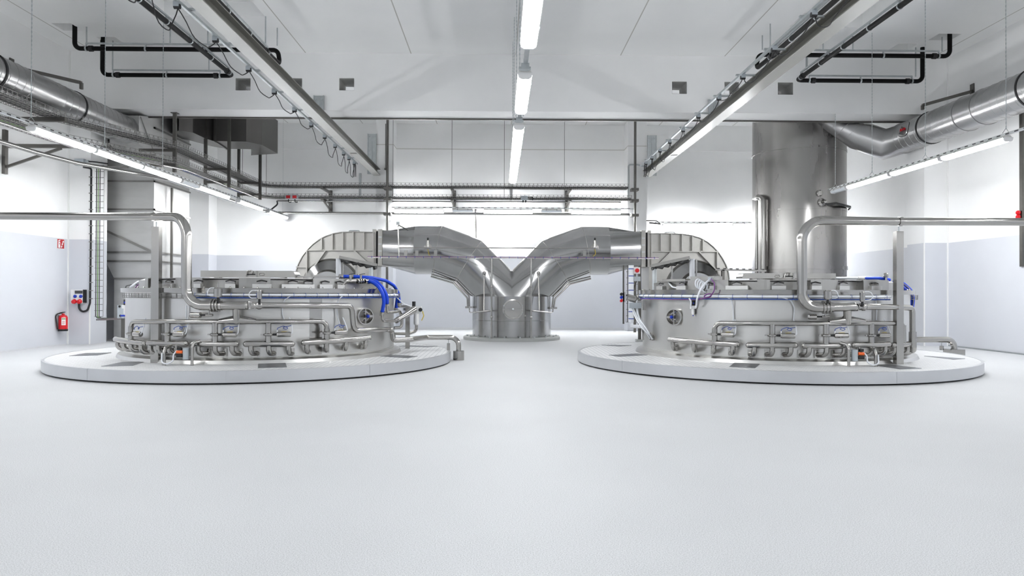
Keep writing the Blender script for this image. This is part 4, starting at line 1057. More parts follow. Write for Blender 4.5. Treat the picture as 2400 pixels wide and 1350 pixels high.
# inspection cover on the duct with its small red lettering
cc = Vector((RX, ry(2128), RZ)); a_ = math.radians(168)
u = Vector((math.cos(a_), 0, math.sin(a_))); v = Vector((0, 1, 0)); w_ = u.cross(v)
def patch(poly, off): return [cc + v * y + (Vector((math.cos(a_ + x / RR), 0, math.sin(a_ + x / RR)))) * (RR + off) for x, y in poly]
ov = []
for k in range(40):
    t_ = 2 * PI * k / 40; cs, sn = math.cos(t_), math.sin(t_)
    ov.append((.20 * math.copysign(abs(cs) ** .7, cs), .26 * math.copysign(abs(sn) ** .7, sn)))
cvr = MB().rings([patch(ov, 0), patch(ov, .022), patch([(x * .86, y * .88) for x, y in ov], .03)], smooth=False).build('inspection_cover', M['spiral'], dt)
MB().tube(patch(ov, .012), .011, 5, closed=True).build('cover_gasket', M['rubber'], cvr)
def letter(polys): 
    m = MB()
    for pl_ in polys: m.tube(patch(pl_, .034), .010, 5)
    return m
# joined red script, as far as it can be read: two capital-like loops with a few low strokes
wr = [[(-.03, .14), (.035, .12), (.0, .09), (-.035, .115), (.03, .075), (.035, .055)], [(-.03, .045), (.02, .04), (.0, .015), (.03, .0)], [(-.03, -.03), (.035, -.045), (-.035, -.075), (.0, -.05), (.03, -.09)], [(.0, -.10), (.025, -.115), (.0, -.13), (.025, -.145)]]
letter(wr).build('red_lettering', M['red'], cvr)
p = at(2196, 240, X=RX)
bracket('angled steel bracket holding the round duct to the right wall', XR, RX - .40, p.y, RZ + RR + .12, .12)
MB().tube([(RX, ry(2400) - 1.0, RZ - .25), (RX - .05, ry(2400) - 1.0, RZ - 1.2)], .25, 24).build('branch_spigot', M['spiral'], dt)

# ---- rectangular shaft at the left and the crossing rectangular duct
SY0, SY1, SX0, SX1 = 22.65, 25.2, -11.95, -10.5
zf = lambda py: at(320, py, Y=SY0).z
t = thing('duct_shaft', 'tall rectangular sheet metal duct shaft behind the left column', 'duct', ((SX0 + SX1) / 2, (SY0 + SY1) / 2, 0))
prof = [(SX1, 0.0), (SX1, 8.36), (SX0, 8.36), (SX0, zf(612)), (SX0 + .27, zf(653)), (SX0 + .27, 0.0)]
MB().prism([(x, SY0, z) for x, z in reversed(prof)], (0, SY1 - SY0, 0)).build('shaft_casing', M['shaft'], t)
for py, x0 in ((425, SX0), (491, SX0), (591, SX0), (612, SX0), (653, SX0 + .27), (330, SX0), (300, SX0)):
    z = zf(py)
    mb = MB().box((x0 - .04, SY0 - .05, z - .025), (SX1 + .05, SY0, z + .025)).box((SX1, SY0 - .05, z - .025), (SX1 + .05, SY1, z + .025))
    mb.build('stiffener_frame', M['tray'], t)
MB().bar((SX0, SY0 - .03, zf(540)), (SX1, SY0 - .03, zf(592)), .05, .06).build('diagonal_brace', M['tray'], t)
for px, y0, y1 in ((405, 258, 650),):
    pass
# inlet box between the round duct and the shaft
q0 = at(316, 285, Y=22.1); 
bx = MB().hexa([(LX - .42, ye, LZ - .42), (LX + .42, ye, LZ - .42), (LX + .45, SY0, LZ - .55), (LX - .6, SY0, LZ - .55), (LX - .42, ye, LZ + .42), (LX + .42, ye, LZ + .42), (LX + .45, SY0, LZ + .6), (LX - .6, SY0, LZ + .6)])
b_ = bx.build('inlet_box', M['shaft'], t)
MB().box((LX - .64, SY0 - .05, LZ - .6), (LX + .5, SY0 - .001, LZ - .54)).build('box_flange', M['tray'], b_)
MB().bar((LX + .44, ye + .05, LZ + .40), (LX + .47, SY0 - .05, LZ - .5), .012, .02).build('cross_crease', M['tray'], b_)
# crossing rectangular duct
pl = [(at(445, 320, Y=23.4).x - .3, 23.3), (at(452, 320, Y=23.6).x, 23.6), (at(482, 320, Y=24.5).x, 24.5), (at(500, 320, Y=24.9).x, 24.9), (at(577, 320, Y=24.95).x, 24.95), (at(614, 320, Y=25.5).x, 25.5), (at(651, 320, Y=27.1).x, 27.1)]
DZ0, DZ1 = 6.55, 7.75
t = thing('rectangular_duct', 'dull rectangular sheet metal duct under the back ceiling at the left', 'duct', (pl[3][0], 25.5, DZ0))
off = [(-1.0, .9), (-.7, 1.15), (-.35, 1.3), (-.1, 1.35), (-.25, 1.35), (-.75, 1.1), (-1.2, .35)]
bk = [(x + o[0] * .9, y + o[1]) for (x, y), o in zip(pl, off)]
n = len(pl)
mb = MB()
for z, rev in ((DZ0, True), (DZ1, False)):
    for i in range(n - 1):
        f = [(pl[i][0], pl[i][1], z), (pl[i + 1][0], pl[i + 1][1], z), (bk[i + 1][0], bk[i + 1][1], z), (bk[i][0], bk[i][1], z)]
        mb.quad(list(reversed(f)) if rev else f)
for i in range(n - 1):
    mb.quad([(*pl[i], DZ0), (*pl[i + 1], DZ0), (*pl[i + 1], DZ1), (*pl[i], DZ1)]); mb.quad([(*bk[i + 1], DZ0), (*bk[i], DZ0), (*bk[i], DZ1), (*bk[i + 1], DZ1)])
mb.quad([(*pl[-1], DZ0), (*bk[-1], DZ0), (*bk[-1], DZ1), (*pl[-1], DZ1)])
mb.build('duct_casing', M['darkduct'], t)
for px, w_ in ((486, .07), (506, .05), (577, .06), (615, .05), (640, .04)):
    # flange frames standing proud of the casing, front and underneath
    for i in range(n - 1):
        xa_, xb_ = at(px, 320, Y=pl[i][1]).x, at(px, 320, Y=pl[i + 1][1]).x
        if pl[i][0] <= (xa_ + xb_) / 2 <= pl[i + 1][0]:
            f_ = ((xa_ + xb_) / 2 - pl[i][0]) / (pl[i + 1][0] - pl[i][0]); a = Vector((pl[i][0], pl[i][1], 0)).lerp(Vector((pl[i + 1][0], pl[i + 1][1], 0)), f_)
            b = Vector((bk[i][0], bk[i][1], 0)).lerp(Vector((bk[i + 1][0], bk[i + 1][1], 0)), f_)
            dn = (b - a).normalized() * .03; sd_ = (Vector((*pl[i + 1], 0)) - Vector((*pl[i], 0))).normalized()
            m = MB().obox(a - dn + Vector((0, 0, (DZ0 + DZ1) / 2)), sd_ * w_ / 2, dn, Vector((0, 0, (DZ1 - DZ0) / 2 + .03)))
            m.obox((a + b) / 2 + Vector((0, 0, DZ0 - .02)), sd_ * w_ / 2, (b - a) / 2, Vector((0, 0, .025))); m.build('joint_frame', M['strut'] if w_ < .065 else M['tray'], t); break
for px, y in ((452, 23.9), (577, 25.6)):
    x = at(px, 320, Y=y).x; MB().cyl((x, y + .3, DZ1 - .02), (x, y + .3, ZC), .015, 6).build('hanger_rod', M['galv'], t)

# ================================================================== mesh cable trays on hangers and wall brackets
def mesh_tray(path, wd, ht, name, label, cables, step=.16, wire=.0055, zig=True):
    """wire mesh tray along a path; cables: list of (offset, radius, material)"""
    path = [Vector(p) for p in path]
    t = thing(name, label, 'cable tray', path[0])
    Ls = [0]
    for a, b in zip(path[:-1], path[1:]): Ls.append(Ls[-1] + (b - a).length)
    def pos(s):
        for i in range(len(path) - 1):
            if s <= Ls[i + 1] + 1e-6:
                d = (path[i + 1] - path[i]); q = path[i] + d * ((s - Ls[i]) / max(1e-6, Ls[i + 1] - Ls[i])); d = d.normalized(); return q, d.cross(Vector((0, 0, 1))).normalized()
    def off(o, z): 
        out = []
        for i, p in enumerate(path):
            d = (path[min(i + 1, len(path) - 1)] - path[max(i - 1, 0)]).normalized(); out.append(p + d.cross(Vector((0, 0, 1))).normalized() * o + Vector((0, 0, z)))
        return out
    mb = MB()
    for k in range(5): mb.tube(off(-wd / 2 + wd * k / 4, 0), wire, 4)
    for sg in (-1, 1):
        for z in (ht * .5, ht): mb.tube(off(sg * wd / 2, z), wire, 4)
    n = int(Ls[-1] / step)
    for k in range(n + 1):
        q, sd = pos(Ls[-1] * k / n); w2 = sd * wd / 2; up = Vector((0, 0, ht))
        mb.tube([q - w2 + up, q - w2, q + w2, q + w2 + up], wire, 4)
    if zig:
        for sg in (-1, 1):
            z = []
            for k in range(2 * n + 1):
                q, sd = pos(Ls[-1] * k / (2 * n)); z.append(q + sd * sg * wd / 2 + Vector((0, 0, 0 if k % 2 else ht)))
            mb.tube(z, wire * .8, 4)
    mb.build('mesh', M['tray'], t)
    for k, (o, r, mt) in enumerate(cables):
        ph = random.random() * 6
        pts = []
        m = max(4, int(Ls[-1] / .6))
        for i in range(m + 1):
            q, sd = pos(Ls[-1] * i / m); pts.append(q + sd * (o + .02 * math.sin(i * 1.1 + ph)) + Vector((0, 0, r + .01 + .008 * math.sin(i * .9 + ph))))
        MB().tube(pts, r, 6).build('cable', M[mt], t)
    return t
TXU, TZU, TZL = -9.35, 5.6, 5.17
yA, yB = 17.6, 21.3
up_path = [(-10.6, 8, TZU), (-10.6, yA, TZU), (TXU, yB, TZU), (TXU, 28.6, TZU), (-8.9, 29.05, TZU), (at(1470, 440, Y=29.05).x, 29.05, TZU)]
lo_path = [(-10.75, 8, TZL), (-10.75, yA + .6, TZL), (TXU - .05, yB, TZL), (TXU - .05, 28.6, TZL), (-8.9, 29.05, TZL), (at(1478, 466, Y=29.05).x, 29.05, TZL)]
cb = [(-.16, .028, 'cable'), (-.1, .022, 'rubber'), (-.03, .03, 'cable'), (.04, .024, 'cable'), (.1, .02, 'rubber'), (.16, .026, 'cable')]
mesh_tray(up_path, .5, .16, 'cable_tray', 'upper wire mesh cable tray from the left wall round to the back wall', cb + [(.2, .02, 'cable')])
mesh_tray(lo_path, .5, .15, 'cable_tray', 'lower wire mesh cable tray from the left wall round to the back wall', cb + [(.0, .012, 'green'), (-.2, .014, 'bluetube')])
# bright lip and service pipes under the lower tray
def pipe_run(path, r, mat, label, rad=.2):
    return single('service_pipe', MB().tube(fillet(path, rad), r, 10), M[mat], label, 'pipe')
pipe_run([(-10.3, 8, 4.98), (-10.3, yA + .4, 4.98), (TXU + .3, yB + .2, 5.02), (TXU + .3, 28.2, 5.02)], .025, 'pipe', 'slim bright pipe along the edge of the lower mesh tray')
pp = [at(0, 323, X=-10.4), at(83, 357, X=-10.4), at(125, 375, Y=18.6), at(212, 382, Y=19.9)]
pipe_run([(pp[0].x, 8, pp[1].z), pp[1], Vector((-10.2, 18.0, pp[1].z - .02)), Vector((-9.2, 20.6, pp[1].z)), Vector((-9.1, 28.5, pp[1].z)), Vector((-8.6, 29.2, pp[1].z)), Vector((at(1475, 478, Y=29.2).x, 29.2, pp[1].z))], .05, 'pipe', 'steel service pipe under the trays from the left wall to the back wall', .3)
zq = at(1100, 472, Y=29.3).z
pipe_run([at(650, 471, Y=29.3), Vector((at(1455, 472, Y=29.3).x, 29.3, zq))], .03, 'pipe', 'thin steel pipe along the back wall just under the lower tray')

def hanger(x0, x1, y, z0, z1, bars, label, cap=False):
    t = thing('tray_hanger', label, 'hanger', ((x0 + x1) / 2, y, z1))
    for x in sorted({x0, x1}):
        MB().box((x - .045, y - .045, z0), (x + .045, y + .045, z1)).build('hanger_post', M['strut'], t)
        if cap: MB().box((x - .09, y - .09, z1 - .02), (x + .09, y + .09, z1)).build('cap_plate', M['strut'], t)
    for z in bars: MB().box((x0 - .045, y - .04, z - .09), (x1 + .045, y + .04, z - .012)).build('cross_bar', M['strut'], t)
    return t
p = at(405, 330, Y=21.2)
t = hanger(p.x, p.x, 21.33, at(405, 402, Y=21.2).z, at(405, 262, Y=21.2).z, [], 'single steel hanger post in front of the left end of the cross beam', True)
for z in (TZU, TZL): MB().box((p.x - 1.0, 21.28, z - .09), (p.x + .02, 21.36, z - .012)).build('cross_bar', M['strut'], t)
a, b = at(482, 350, Y=24.55), at(537, 350, Y=24.55)
hanger(a.x, b.x, 24.55, at(500, 440, Y=24.55).z, 8.39, (TZU, TZL), 'pair of steel hanger posts carrying the trays below the rectangular duct')
a, b = at(560, 350, Y=27.6), at(610, 350, Y=27.6)
hanger(a.x, b.x, 27.6, at(600, 468, Y=27.6).z, 8.39, (TZU, TZL), 'far pair of steel hanger posts at the corner of the trays')
p = at(405, 600, Y=22.9)
t = thing('standing_post', 'dark slim post beside the duct shaft reaching down to the vat', 'post', (SX1 + .13, 23.6, 0))
MB().box((SX1 + .10, 23.55, 0), (SX1 + .16, 23.62, zf(430))).build('post_tube', M['strut'], t)
# wall brackets
def tray_bracket(wall, x, y, z, along, L, label, gaps=1):
    t = thing('tray_bracket', label, 'bracket', (x, y, z))
    if along == 'x':
        s = 1 if wall == 'left' else -1
        MB().box((x, y - .06, z - .75), (x + .08 * s, y + .06, z + .35)).build('wall_bar', M['strut'], t)
        MB().bar((x, y, z - .05), (x + L * s, y, z - .05), .08, .09).build('bracket_arm', M['strut'], t)
        MB().bar((x, y, z - .6), (x + L * .75 * s, y, z - .1), .06, .06).build('bracket_strut', M['strut'], t)
    return t
p = at(8, 350, X=XL)
tray_bracket('left', XL, p.y, TZL, 'x', 1.9, 'triangular steel bracket on the left wall at the edge of the photo')
q = at(72, 297, X=XL)
t = thing('tray_bracket', 'single steel arm under the upper tray at the left wall', 'bracket', (XL, 17.6, TZU))
MB().bar((XL, 17.55, TZU - .06), (-10.2, 17.55, TZU - .06), .09, .1).build('bracket_arm', M['strut'], t)
for px, lab in ((766, 'steel wall bracket under the back trays left of the middle bay'), (1062, 'steel wall bracket under the back trays left of the centre lamp'), (1332, 'steel wall bracket under the back trays right of the centre lamp')):
    x = at(px, 470, Y=29.6).x
    t = thing('tray_bracket', lab, 'bracket', (x, YB, 5.3))
    MB().box((x - .07, YB - .1, at(px, 497, Y=YB).z), (x + .07, YB, at(px, 447, Y=YB).z)).build('wall_bar', M['strut'], t)
    for z in (TZU, TZL): MB().box((x - .05, 28.75, z - .09), (x + .05, YB - .05, z - .012)).build('bracket_arm', M['strut'], t)
    MB().bar((x, YB - .05, at(px, 494, Y=YB).z), (x, 29.0, TZL - .08), .05, .05).build('bracket_strut', M['strut'], t)
for px, y0, y1, lab in ((908, 281, 610, 'dark round post from the beam down in front of the left middle pilaster'), (1488.5, 285, 640, 'dark round post from the beam down in front of the right middle pilaster')):
    x = at(px, 400, Y=28.6).x; t = thing('round_post', lab, 'post', (x, 28.6, 0))
    MB().cyl((x, 28.6, 0), (x, 28.6, 8.39), .05, 10).build('post_tube', M['strut'], t)
    for z in (TZU, TZL, 4.6): MB().box((x - .14, 28.55, z - .12), (x + .14, 28.95, z - .02)).build('post_shelf', M['strut'], t)
for px, lab in ((921, 'thin vertical conduit beside the left middle pilaster'), (1059, 'thin hanging wire in the left half of the back bay'), (1182, 'thin hanging wire just left of the centre lamp row'), (1323, 'thin hanging wire in the right half of the back bay'), (747 * .225 + 400, 'thin hanging wire above the far left trays'), (624, 'thin hanging wire at the corner of the left trays')):
    x = at(px, 400, Y=29.05).x; single('hanging_wire', MB().tube([(x, 29.05, 5.2), (x, 29.05, ZC)], .009, 5), M['strut'], lab, 'wire')

# ================================================================== crane rails with festoon cables
def beam_i(x0, x1, z0, h, y0, y1, side):
    t = thing('crane_beam', 'cream painted steel crane beam running under the ceiling on the %s' % side, 'beam', ((x0 + x1) / 2, y1, z0))
    xc = (x0 + x1) / 2; f = .022
    pts = [(x0, z0), (x1, z0), (x1, z0 + f), (xc + .01, z0 + f), (xc + .01, z0 + h - f), (x1, z0 + h - f), (x1, z0 + h), (x0, z0 + h), (x0, z0 + h - f), (xc - .01, z0 + h - f), (xc - .01, z0 + f), (x0, z0 + f)]
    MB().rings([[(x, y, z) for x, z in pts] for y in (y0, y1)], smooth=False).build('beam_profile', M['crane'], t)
    MB().box((x0 - .004, y0, z0 - .014), (x1 + .004, y1, z0 - .001)).build('lit_underside', M['crane_lit'], t)  # thin lighter sheet standing in for light on the beam's underside
    MB().box((xc - .1, 24.6, z0 - .03), (xc + .1, 24.75, z0 - .014)).build('end_stop', M['crane'], t)
    for y, zt, zb in ((BY0, at(1, 1, Y=1).z, 0),): pass
    return t
ZB = 6.14
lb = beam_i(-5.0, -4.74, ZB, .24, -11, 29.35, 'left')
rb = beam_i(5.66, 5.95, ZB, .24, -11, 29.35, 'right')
def beam_mount(px0, px1, py0, py1, Y, lab, zlow):
    a, b = at(px0, py0, Y=Y), at(px1, py1, Y=Y); zb = min(b.z, zlow)
    t = thing('beam_mount', lab, 'bracket', ((a.x + b.x) / 2, Y, zb))
    MB().box((a.x, Y - .03, zb), (b.x, Y, a.z)).build('mount_plate', M['galv'], t)
    for k in (.2, .8):
        x = a.x + (b.x - a.x) * k
        for z in (a.z - .1, zb + .12): MB().cyl((x, Y - .06, z), (x, Y - .03, z), .03, 6).build('bolt', M['galv'], t)
    xm = (a.x + b.x) / 2
    MB().prism([(xm - .012, Y - .03, zb), (xm - .012, Y - .16, zb), (xm - .012, Y - .03, a.z - .06)], (.024, 0, 0)).build('web_plate', M['galv'], t)
    for s in (-1, 1): MB().box((xm + s * (b.x - a.x) * .46 - .012, Y - .08, zb), (xm + s * (b.x - a.x) * .46 + .012, Y - .03, a.z)).build('side_flange', M['galv'], t)
beam_mount(736, 760, 225, 266, BY0 - .005, 'galvanised bracket holding the left crane beam to the cross beam', ZB + .3)
beam_mount(862, 882, 314, 393, 29.44, 'galvanised bracket behind the far end of the left crane beam', ZB + .05)
beam_mount(1660, 1684, 234, 268, BY0 - .005, 'galvanised bracket holding the right crane beam to the cross beam', ZB + .3)
beam_mount(1517, 1538, 318, 396, 29.44, 'galvanised bracket behind the far end of the right crane beam', ZB + .05)
def festoon(xr, xb, ys, y_far, side, near):
    zr = ZB + .18
    t = thing('festoon_rail', 'galvanised rail beside the %s crane beam with hanging cable loops' % side, 'rail', (xr, y_far, zr))
    MB().box((xr - .025, -11, zr - .02), (xr + .025, y_far, zr + .03)).build('rail_channel', M['galv'], t)
    y = 2.0
    k = 0
    arms = [y_far - 1.0 - 1.75 * i for i in range(12)]
    for y in arms:
        if y > 9: MB().bar((xr - .06, y, zr + .05), (xb + .02, y, zr + .05), .06, .035).build('rail_arm', M['galv'], t)
    pts = ys
    for y in pts:
        b = MB().box((xr - .045, y - .06, zr - .10), (xr + .045, y + .06, zr - .02)).build('trolley', M['grey'], t)
        MB().cyl((xr - .05, y, zr - .09), (xr + .05, y, zr - .09), .045, 8).build('cable_clip', M['rubber'], b)
    cab = []
    for a, b in zip(pts[:-1], pts[1:]):
        g = b - a; L = 1.78; sag = math.sqrt(max(.02, .375 * g * (L - g))) if g < L else .25
        sk = .12 * g
        MB().tube([(xr + .02 * math.sin(i), a + g * i / 14 + sk * math.sin(PI * i / 14), zr - .10 - sag * (1 - (2 * i / 14 - 1) ** 2)) for i in range(15)], .0105, 6).build('cable_loop', M['rubber'], t)
    e = pts[-1]
    for o in (-.03, .03): MB().tube([(xr + o, e + .05, zr - .1), (xr + o, e + .15, zr - .55), (xr + o, e + .12, zr - .12)], .014, 5).build('cable_end', M['rubber'], t)
    return t
yl_ = lambda px: at(px, 200, X=-5.36).y
festoon(-5.36, -5.0, [yl_(v) for v in (240, 336, 414, 504.5, 582.6, 643, 690.5, 730, 761.5, 786, 806, 818.5, 831)], yl_(838), 'left', 0)
yr_ = lambda px: at(px, 200, X=5.3).y
festoon(5.3, 5.66, [yr_(v) for v in (2135, 2010, 1907, 1814, 1741, 1685, 1637, 1601, 1570, 1547, 1528, 1514)], yr_(1502), 'right', 0)
x = at(844, 420, Y=29.2).x
single('conduit_drop', MB().tube([(x, 29.2, TZL), (x, 29.2, ZB + .05)], .045, 8), M['galv'], 'perforated conduit from the left crane beam end down to the trays', 'conduit')
x = at(1473, 420, Y=29.1).x
single('conduit_drop', MB().tube(fillet([(x, 29.1, TZL), (x, 29.1, at(1473, 386, Y=29.1).z), (x + .35, 29.1, at(1473, 386, Y=29.1).z), (x + .7, 29.0, at(1473, 392, Y=29.1).z)], .08), .035, 8), M['galv'], 'bent conduit from the right crane beam end down to the trays', 'conduit')
x = at(1198, 430, Y=29.4).x
t = thing('lamp_feed_channel', 'white vertical channel on the back wall below the end of the centre lamp row', 'conduit', (x, 29.4, 4.2))
MB().box((x - .06, 29.38, at(1198, 488, Y=29.4).z), (x + .06, 29.43, at(1198, 428, Y=29.4).z)).build('channel', M['plastic'], t)
MB().box((x - .03, 29.39, at(1198, 548, Y=29.4).z), (x + .03, 29.42, at(1198, 488, Y=29.4).z)).build('lower_channel', M['plastic'], t)
x = at(1115, 500, Y=29.6).x
single('drop_pipe', MB().tube([(x, 29.6, 0), (x, 29.6, at(1115, 490, Y=29.6).z)], .045, 10), M['pipe'], 'thin steel pipe down the back wall left of the centre', 'pipe')

# ================================================================== black drain pipes under the ceiling
def drain(path, rad, rods, label, clampn):
    path = [Vector(p) for p in path]
    t = thing('drain_pipe', label, 'pipe', path[-2])
    r = .058
    MB().tube(fillet(path, rad, 6), r, 14).build('black_pipe', M['black'], t)
    for a, b in zip(path[:-1], path[1:]):
        d = (b - a); L = d.length
        if abs(d.z) > .5 * L or L < 2: continue
        d.normalize()
        st, en = a + d * .3, b - d * .35
        MB().bar(st + Vector((0, 0, .135)), en + Vector((0, 0, .135)), .04, .04).build('support_rail', M['galv'], t)
        n = max(2, int((en - st).length / 1.25))
        for k in range(n + 1):
            q = st.lerp(en, k / n)
            MB().lathe([(r, -.02), (r + .012, -.02), (r + .012, .02), (r, .02)], q, 14, axis=d).build('pipe_clamp', M['galv'], t)
            MB().bar(q + Vector((0, 0, r)), q + Vector((0, 0, .15)), .035, .03, up=d).build('clamp_stem', M['galv'], t)
            if k in (0, n): MB().lathe([(r, -.05), (r + .02, -.05), (r + .02, .05), (r, .05)], q + d * .12 * (1 if k == 0 else -1), 14, axis=d).build('coupling', M['rubber'], t)
    for p in rods:
        MB().cyl((p[0], p[1], p[2]), (p[0], p[1], ZC), .016, 6).build('threaded_rod', M['galv'], t)
    return t
A0 = at(240, 176, Y=20.5); A1 = at(546, 177, Y=20.5)
zA = (A0.z + A1.z) / 2
drain([(A0.x, 20.5, ZC + .2), (A0.x, 20.5, zA), (A1.x, 20.5, zA), (A1.x, 6, zA)], .16, [(at(264, 150, Y=20.5).x, 20.5, zA + .13), (at(490, 150, Y=20.5).x, 20.5, zA + .13)], 'lower black drain pipe at the left, bending under the ceiling left of the crane beam', 4)
B0 = at(175, 115, Y=19.45); B1 = at(642, 116, Y=19.45); zB = (B0.z + B1.z) / 2; B1.x += .1
drain([(B0.x, 19.45, ZC + .2), (B0.x, 19.45, zB), (B1.x, 19.45, zB), (B1.x + .02, 19.6, zB - .34), (B1.x, 18.9, zB - .34), (B1.x, 6, zB - .34)], [0, .16, .12, .12, .12, 0], [(at(203, 90, Y=19.45).x, 19.45, zB + .13), (at(399, 90, Y=19.45).x, 19.45, zB + .13), (at(487, 100, Y=19.45).x, 19.45, zB + .13), (B1.x - .05, 18.6, zB - .2), (B1.x + .0, 19.4, zB + .1)], 'upper black drain pipe at the left, crossing behind the crane beam', 4)
C0 = at(2162, 190, Y=20.5); C1 = at(1867, 189, Y=20.5); zC = (C0.z + C1.z) / 2
drain([(C0.x, 20.5, ZC + .2), (C0.x, 20.5, zC), (C1.x, 20.5, zC), (C1.x, 6, zC)], .16, [(at(2146, 150, Y=20.5).x, 20.5, zC + .13), (at(1892, 150, Y=20.5).x, 20.5, zC + .13), (C1.x + .02, 19.9, zC + .13)], 'lower black drain pipe at the right, bending under the ceiling right of the crane beam', 4)
D0 = at(2226, 132, Y=19.65); D1 = at(1778, 128, Y=19.65); zD = (D0.z + D1.z) / 2
drain([(D0.x, 19.65, ZC + .2), (D0.x, 19.65, zD), (D1.x, 19.65, zD), (D1.x - .02, 19.8, zD - .34), (D1.x, 19.1, zD - .34), (D1.x, 6, zD - .34)], [0, .16, .12, .12, .12, 0], [(at(2208, 110, Y=19.65).x, 19.65, zD + .13), (at(1999, 110, Y=19.65).x, 19.65, zD + .13), (at(1929, 110, Y=19.65).x, 19.65, zD + .13), (D1.x + .1, 19.65, zD + .13), (D1.x, 18.8, zD - .2)], 'upper black drain pipe at the right, crossing behind the crane beam', 4)

# ================================================================== fittings on the left wall and column
YCF = BY0 - .001
# fire extinguisher on the left wall
ex = Vector((XL + .13, at(148, 750, X=XL + .13).y, 0)); z0 = at(148, 776, X=XL + .13).z; z1 = at(148, 738, X=XL + .13).z
t = thing('fire_extinguisher', 'red fire extinguisher hanging on the left wall near the corner', 'fire extinguisher', (ex.x, ex.y, z0))
r = .115
MB().lathe([(0, 0), (r, .0), (r + .006, .02), (r + .006, .055), (r, .06)], (ex.x, ex.y, z0), 24).build('foot_ring', M['rubber'], t)
MB().lathe([(r, .05), (r, z1 - z0 - .07), (r * .8, z1 - z0 - .02), (.04, z1 - z0), (.035, z1 - z0 + .04), (0, z1 - z0 + .04)], (ex.x, ex.y, z0), 24).build('cylinder', M['red'], t)
a0 = math.atan2(-ex.y, -ex.x)
lab_ = MB().arc((ex.x, ex.y), r, r + .003, z0 + .17, z0 + .38, a0 - .35, a0 + .55, 6).build('instruction_label', M['plastic'], t)
MB().arc((ex.x, ex.y), r + .003, r + .0045, z0 + .33, z0 + .36, a0 - .3, a0 + .5, 6).build('green_stripe', M['green'], lab_)
for zz in (.20, .235, .27): MB().arc((ex.x, ex.y), r + .003, r + .0045, z0 + zz, z0 + zz + .014, a0 - .2, a0 + .35, 6).build('text_line', M['signred'], lab_)
MB().bar((ex.x - .06, ex.y - .05, z1 + .06), (ex.x + .12, ex.y - .12, z1 + .08), .03, .02).build('lever', M['rubber'], t)
MB().cyl((ex.x, ex.y, z1 + .02), (ex.x, ex.y, z1 + .09), .025, 10).build('valve_head', M['galv'], t)
MB().tube(fillet([(ex.x - .02, ex.y - .02, z1 + .06), (ex.x - .12, ex.y - .16, z1 + .02), (ex.x - .09, ex.y - .17, z0 + .3), (ex.x - .08, ex.y - .13, z0 + .06)], .12), .018, 8).build('hose', M['rubber'], t)
MB().box((XL, ex.y - .04, z0 + .2), (XL + .03, ex.y + .04, z1)).build('wall_hook', M['galv'], t)
# fire sign
ya, yb2 = at(133.5, 570, X=XL + .01).y, at(151, 570, X=XL + .01).y; za, zb2 = at(142, 583.5, X=XL).z, at(142, 559.5, X=XL).z
t = thing('fire_sign', 'red square sign with extinguisher and flame symbols on the left wall', 'sign', (XL, (ya + yb2) / 2, za))
W_, H_ = yb2 - ya, zb2 - za
MB().box((XL, ya, za), (XL + .012, yb2, zb2)).build('sign_plate', M['plastic'], t)
def sg(poly, nm, mat, d=.013): MB().prism([(XL + d, ya + W_ * u_, za + H_ * v_) for u_, v_ in poly], (.003, 0, 0)).build(nm, M[mat], t)
sg([(.05, .05), (.95, .05), (.95, .95), (.05, .95)], 'red_field', 'signred', .0125)
sg([(.14, .10), (.40, .10), (.40, .62), (.34, .70), (.20, .70), (.14, .62)], 'extinguisher_symbol', 'plastic', .016)
sg([(.20, .74), (.34, .74), (.34, .80), (.44, .84), (.40, .88), (.22, .86), (.10, .72), (.12, .70)], 'nozzle_symbol', 'plastic', .016)
sg([(.24, .44), (.32, .44), (.32, .54), (.24, .54)], 'symbol_mark', 'signred', .0195)
for k, (u0, v0) in enumerate(((.52, .12), (.62, .38), (.72, .60))):
    sg([(u0, v0), (u0 + .10, v0 + .02), (u0 + .17, v0 + .13), (u0 + .14, v0 + .24), (u0 + .09, v0 + .14), (u0 + .06, v0 + .22), (u0 - .02, v0 + .10)], 'flame_symbol', 'plastic', .016)
# socket box
def pp_(px, py, d=0): return at(px, py, Y=YCF - d)
a, b = pp_(173, 711), pp_(201, 679)
t = thing('socket_box', 'white power socket box with blue and red outlets on the left column', 'socket box', ((a.x + b.x) / 2, YCF, a.z))
MB().box((a.x, YCF - .16, a.z), (b.x, YCF, b.z)).build('enclosure', M['plastic'], t)
MB().box((b.x, YCF - .15, a.z + .02), (b.x + .03, YCF, b.z)).build('back_shell', M['rubber'], t)
MB().box((pp_(175.5, 688, .17).x, YCF - .175, pp_(180, 688, .17).z), (pp_(193, 688, .17).x, YCF - .16, pp_(180, 681, .17).z)).build('breaker_window', M['cable'], t)
for px in (176.5, 190):
    c = pp_(px, 694.5, .16); MB().lathe([(.045, 0), (.045, .03), (.03, .045), (0, .045)], c, 14, axis=(0, -1, 0)).build('blue_outlet', M['knob'], t)
for px in (175.5, 188):
    c = pp_(px, 706, .16); MB().lathe([(.065, 0), (.065, .05), (.05, .085), (0, .085)], c, 16, axis=(-.2, -1, -.3)).build('red_outlet', M['red'], t)
MB().tube(fillet([pp_(185, 711, .05), pp_(185, 722, .04), pp_(192, 731, .04), pp_(205, 728, .04), pp_(211, 710, .03), pp_(213, 560, .03), pp_(214, 397, .03), pp_(211, 394, .03), pp_(195, 391, .06)], .12), .028, 8).build('supply_cable', M['rubber'], t)
for k in range(16):
    q = pp_(213.3 - (0 if k > 8 else .0), 700 - 19 * k, .03); MB().box((q.x - .045, YCF - .07, q.z - .012), (q.x + .045, YCF, q.z + .012)).build('cable_clip', M['tray'], t)
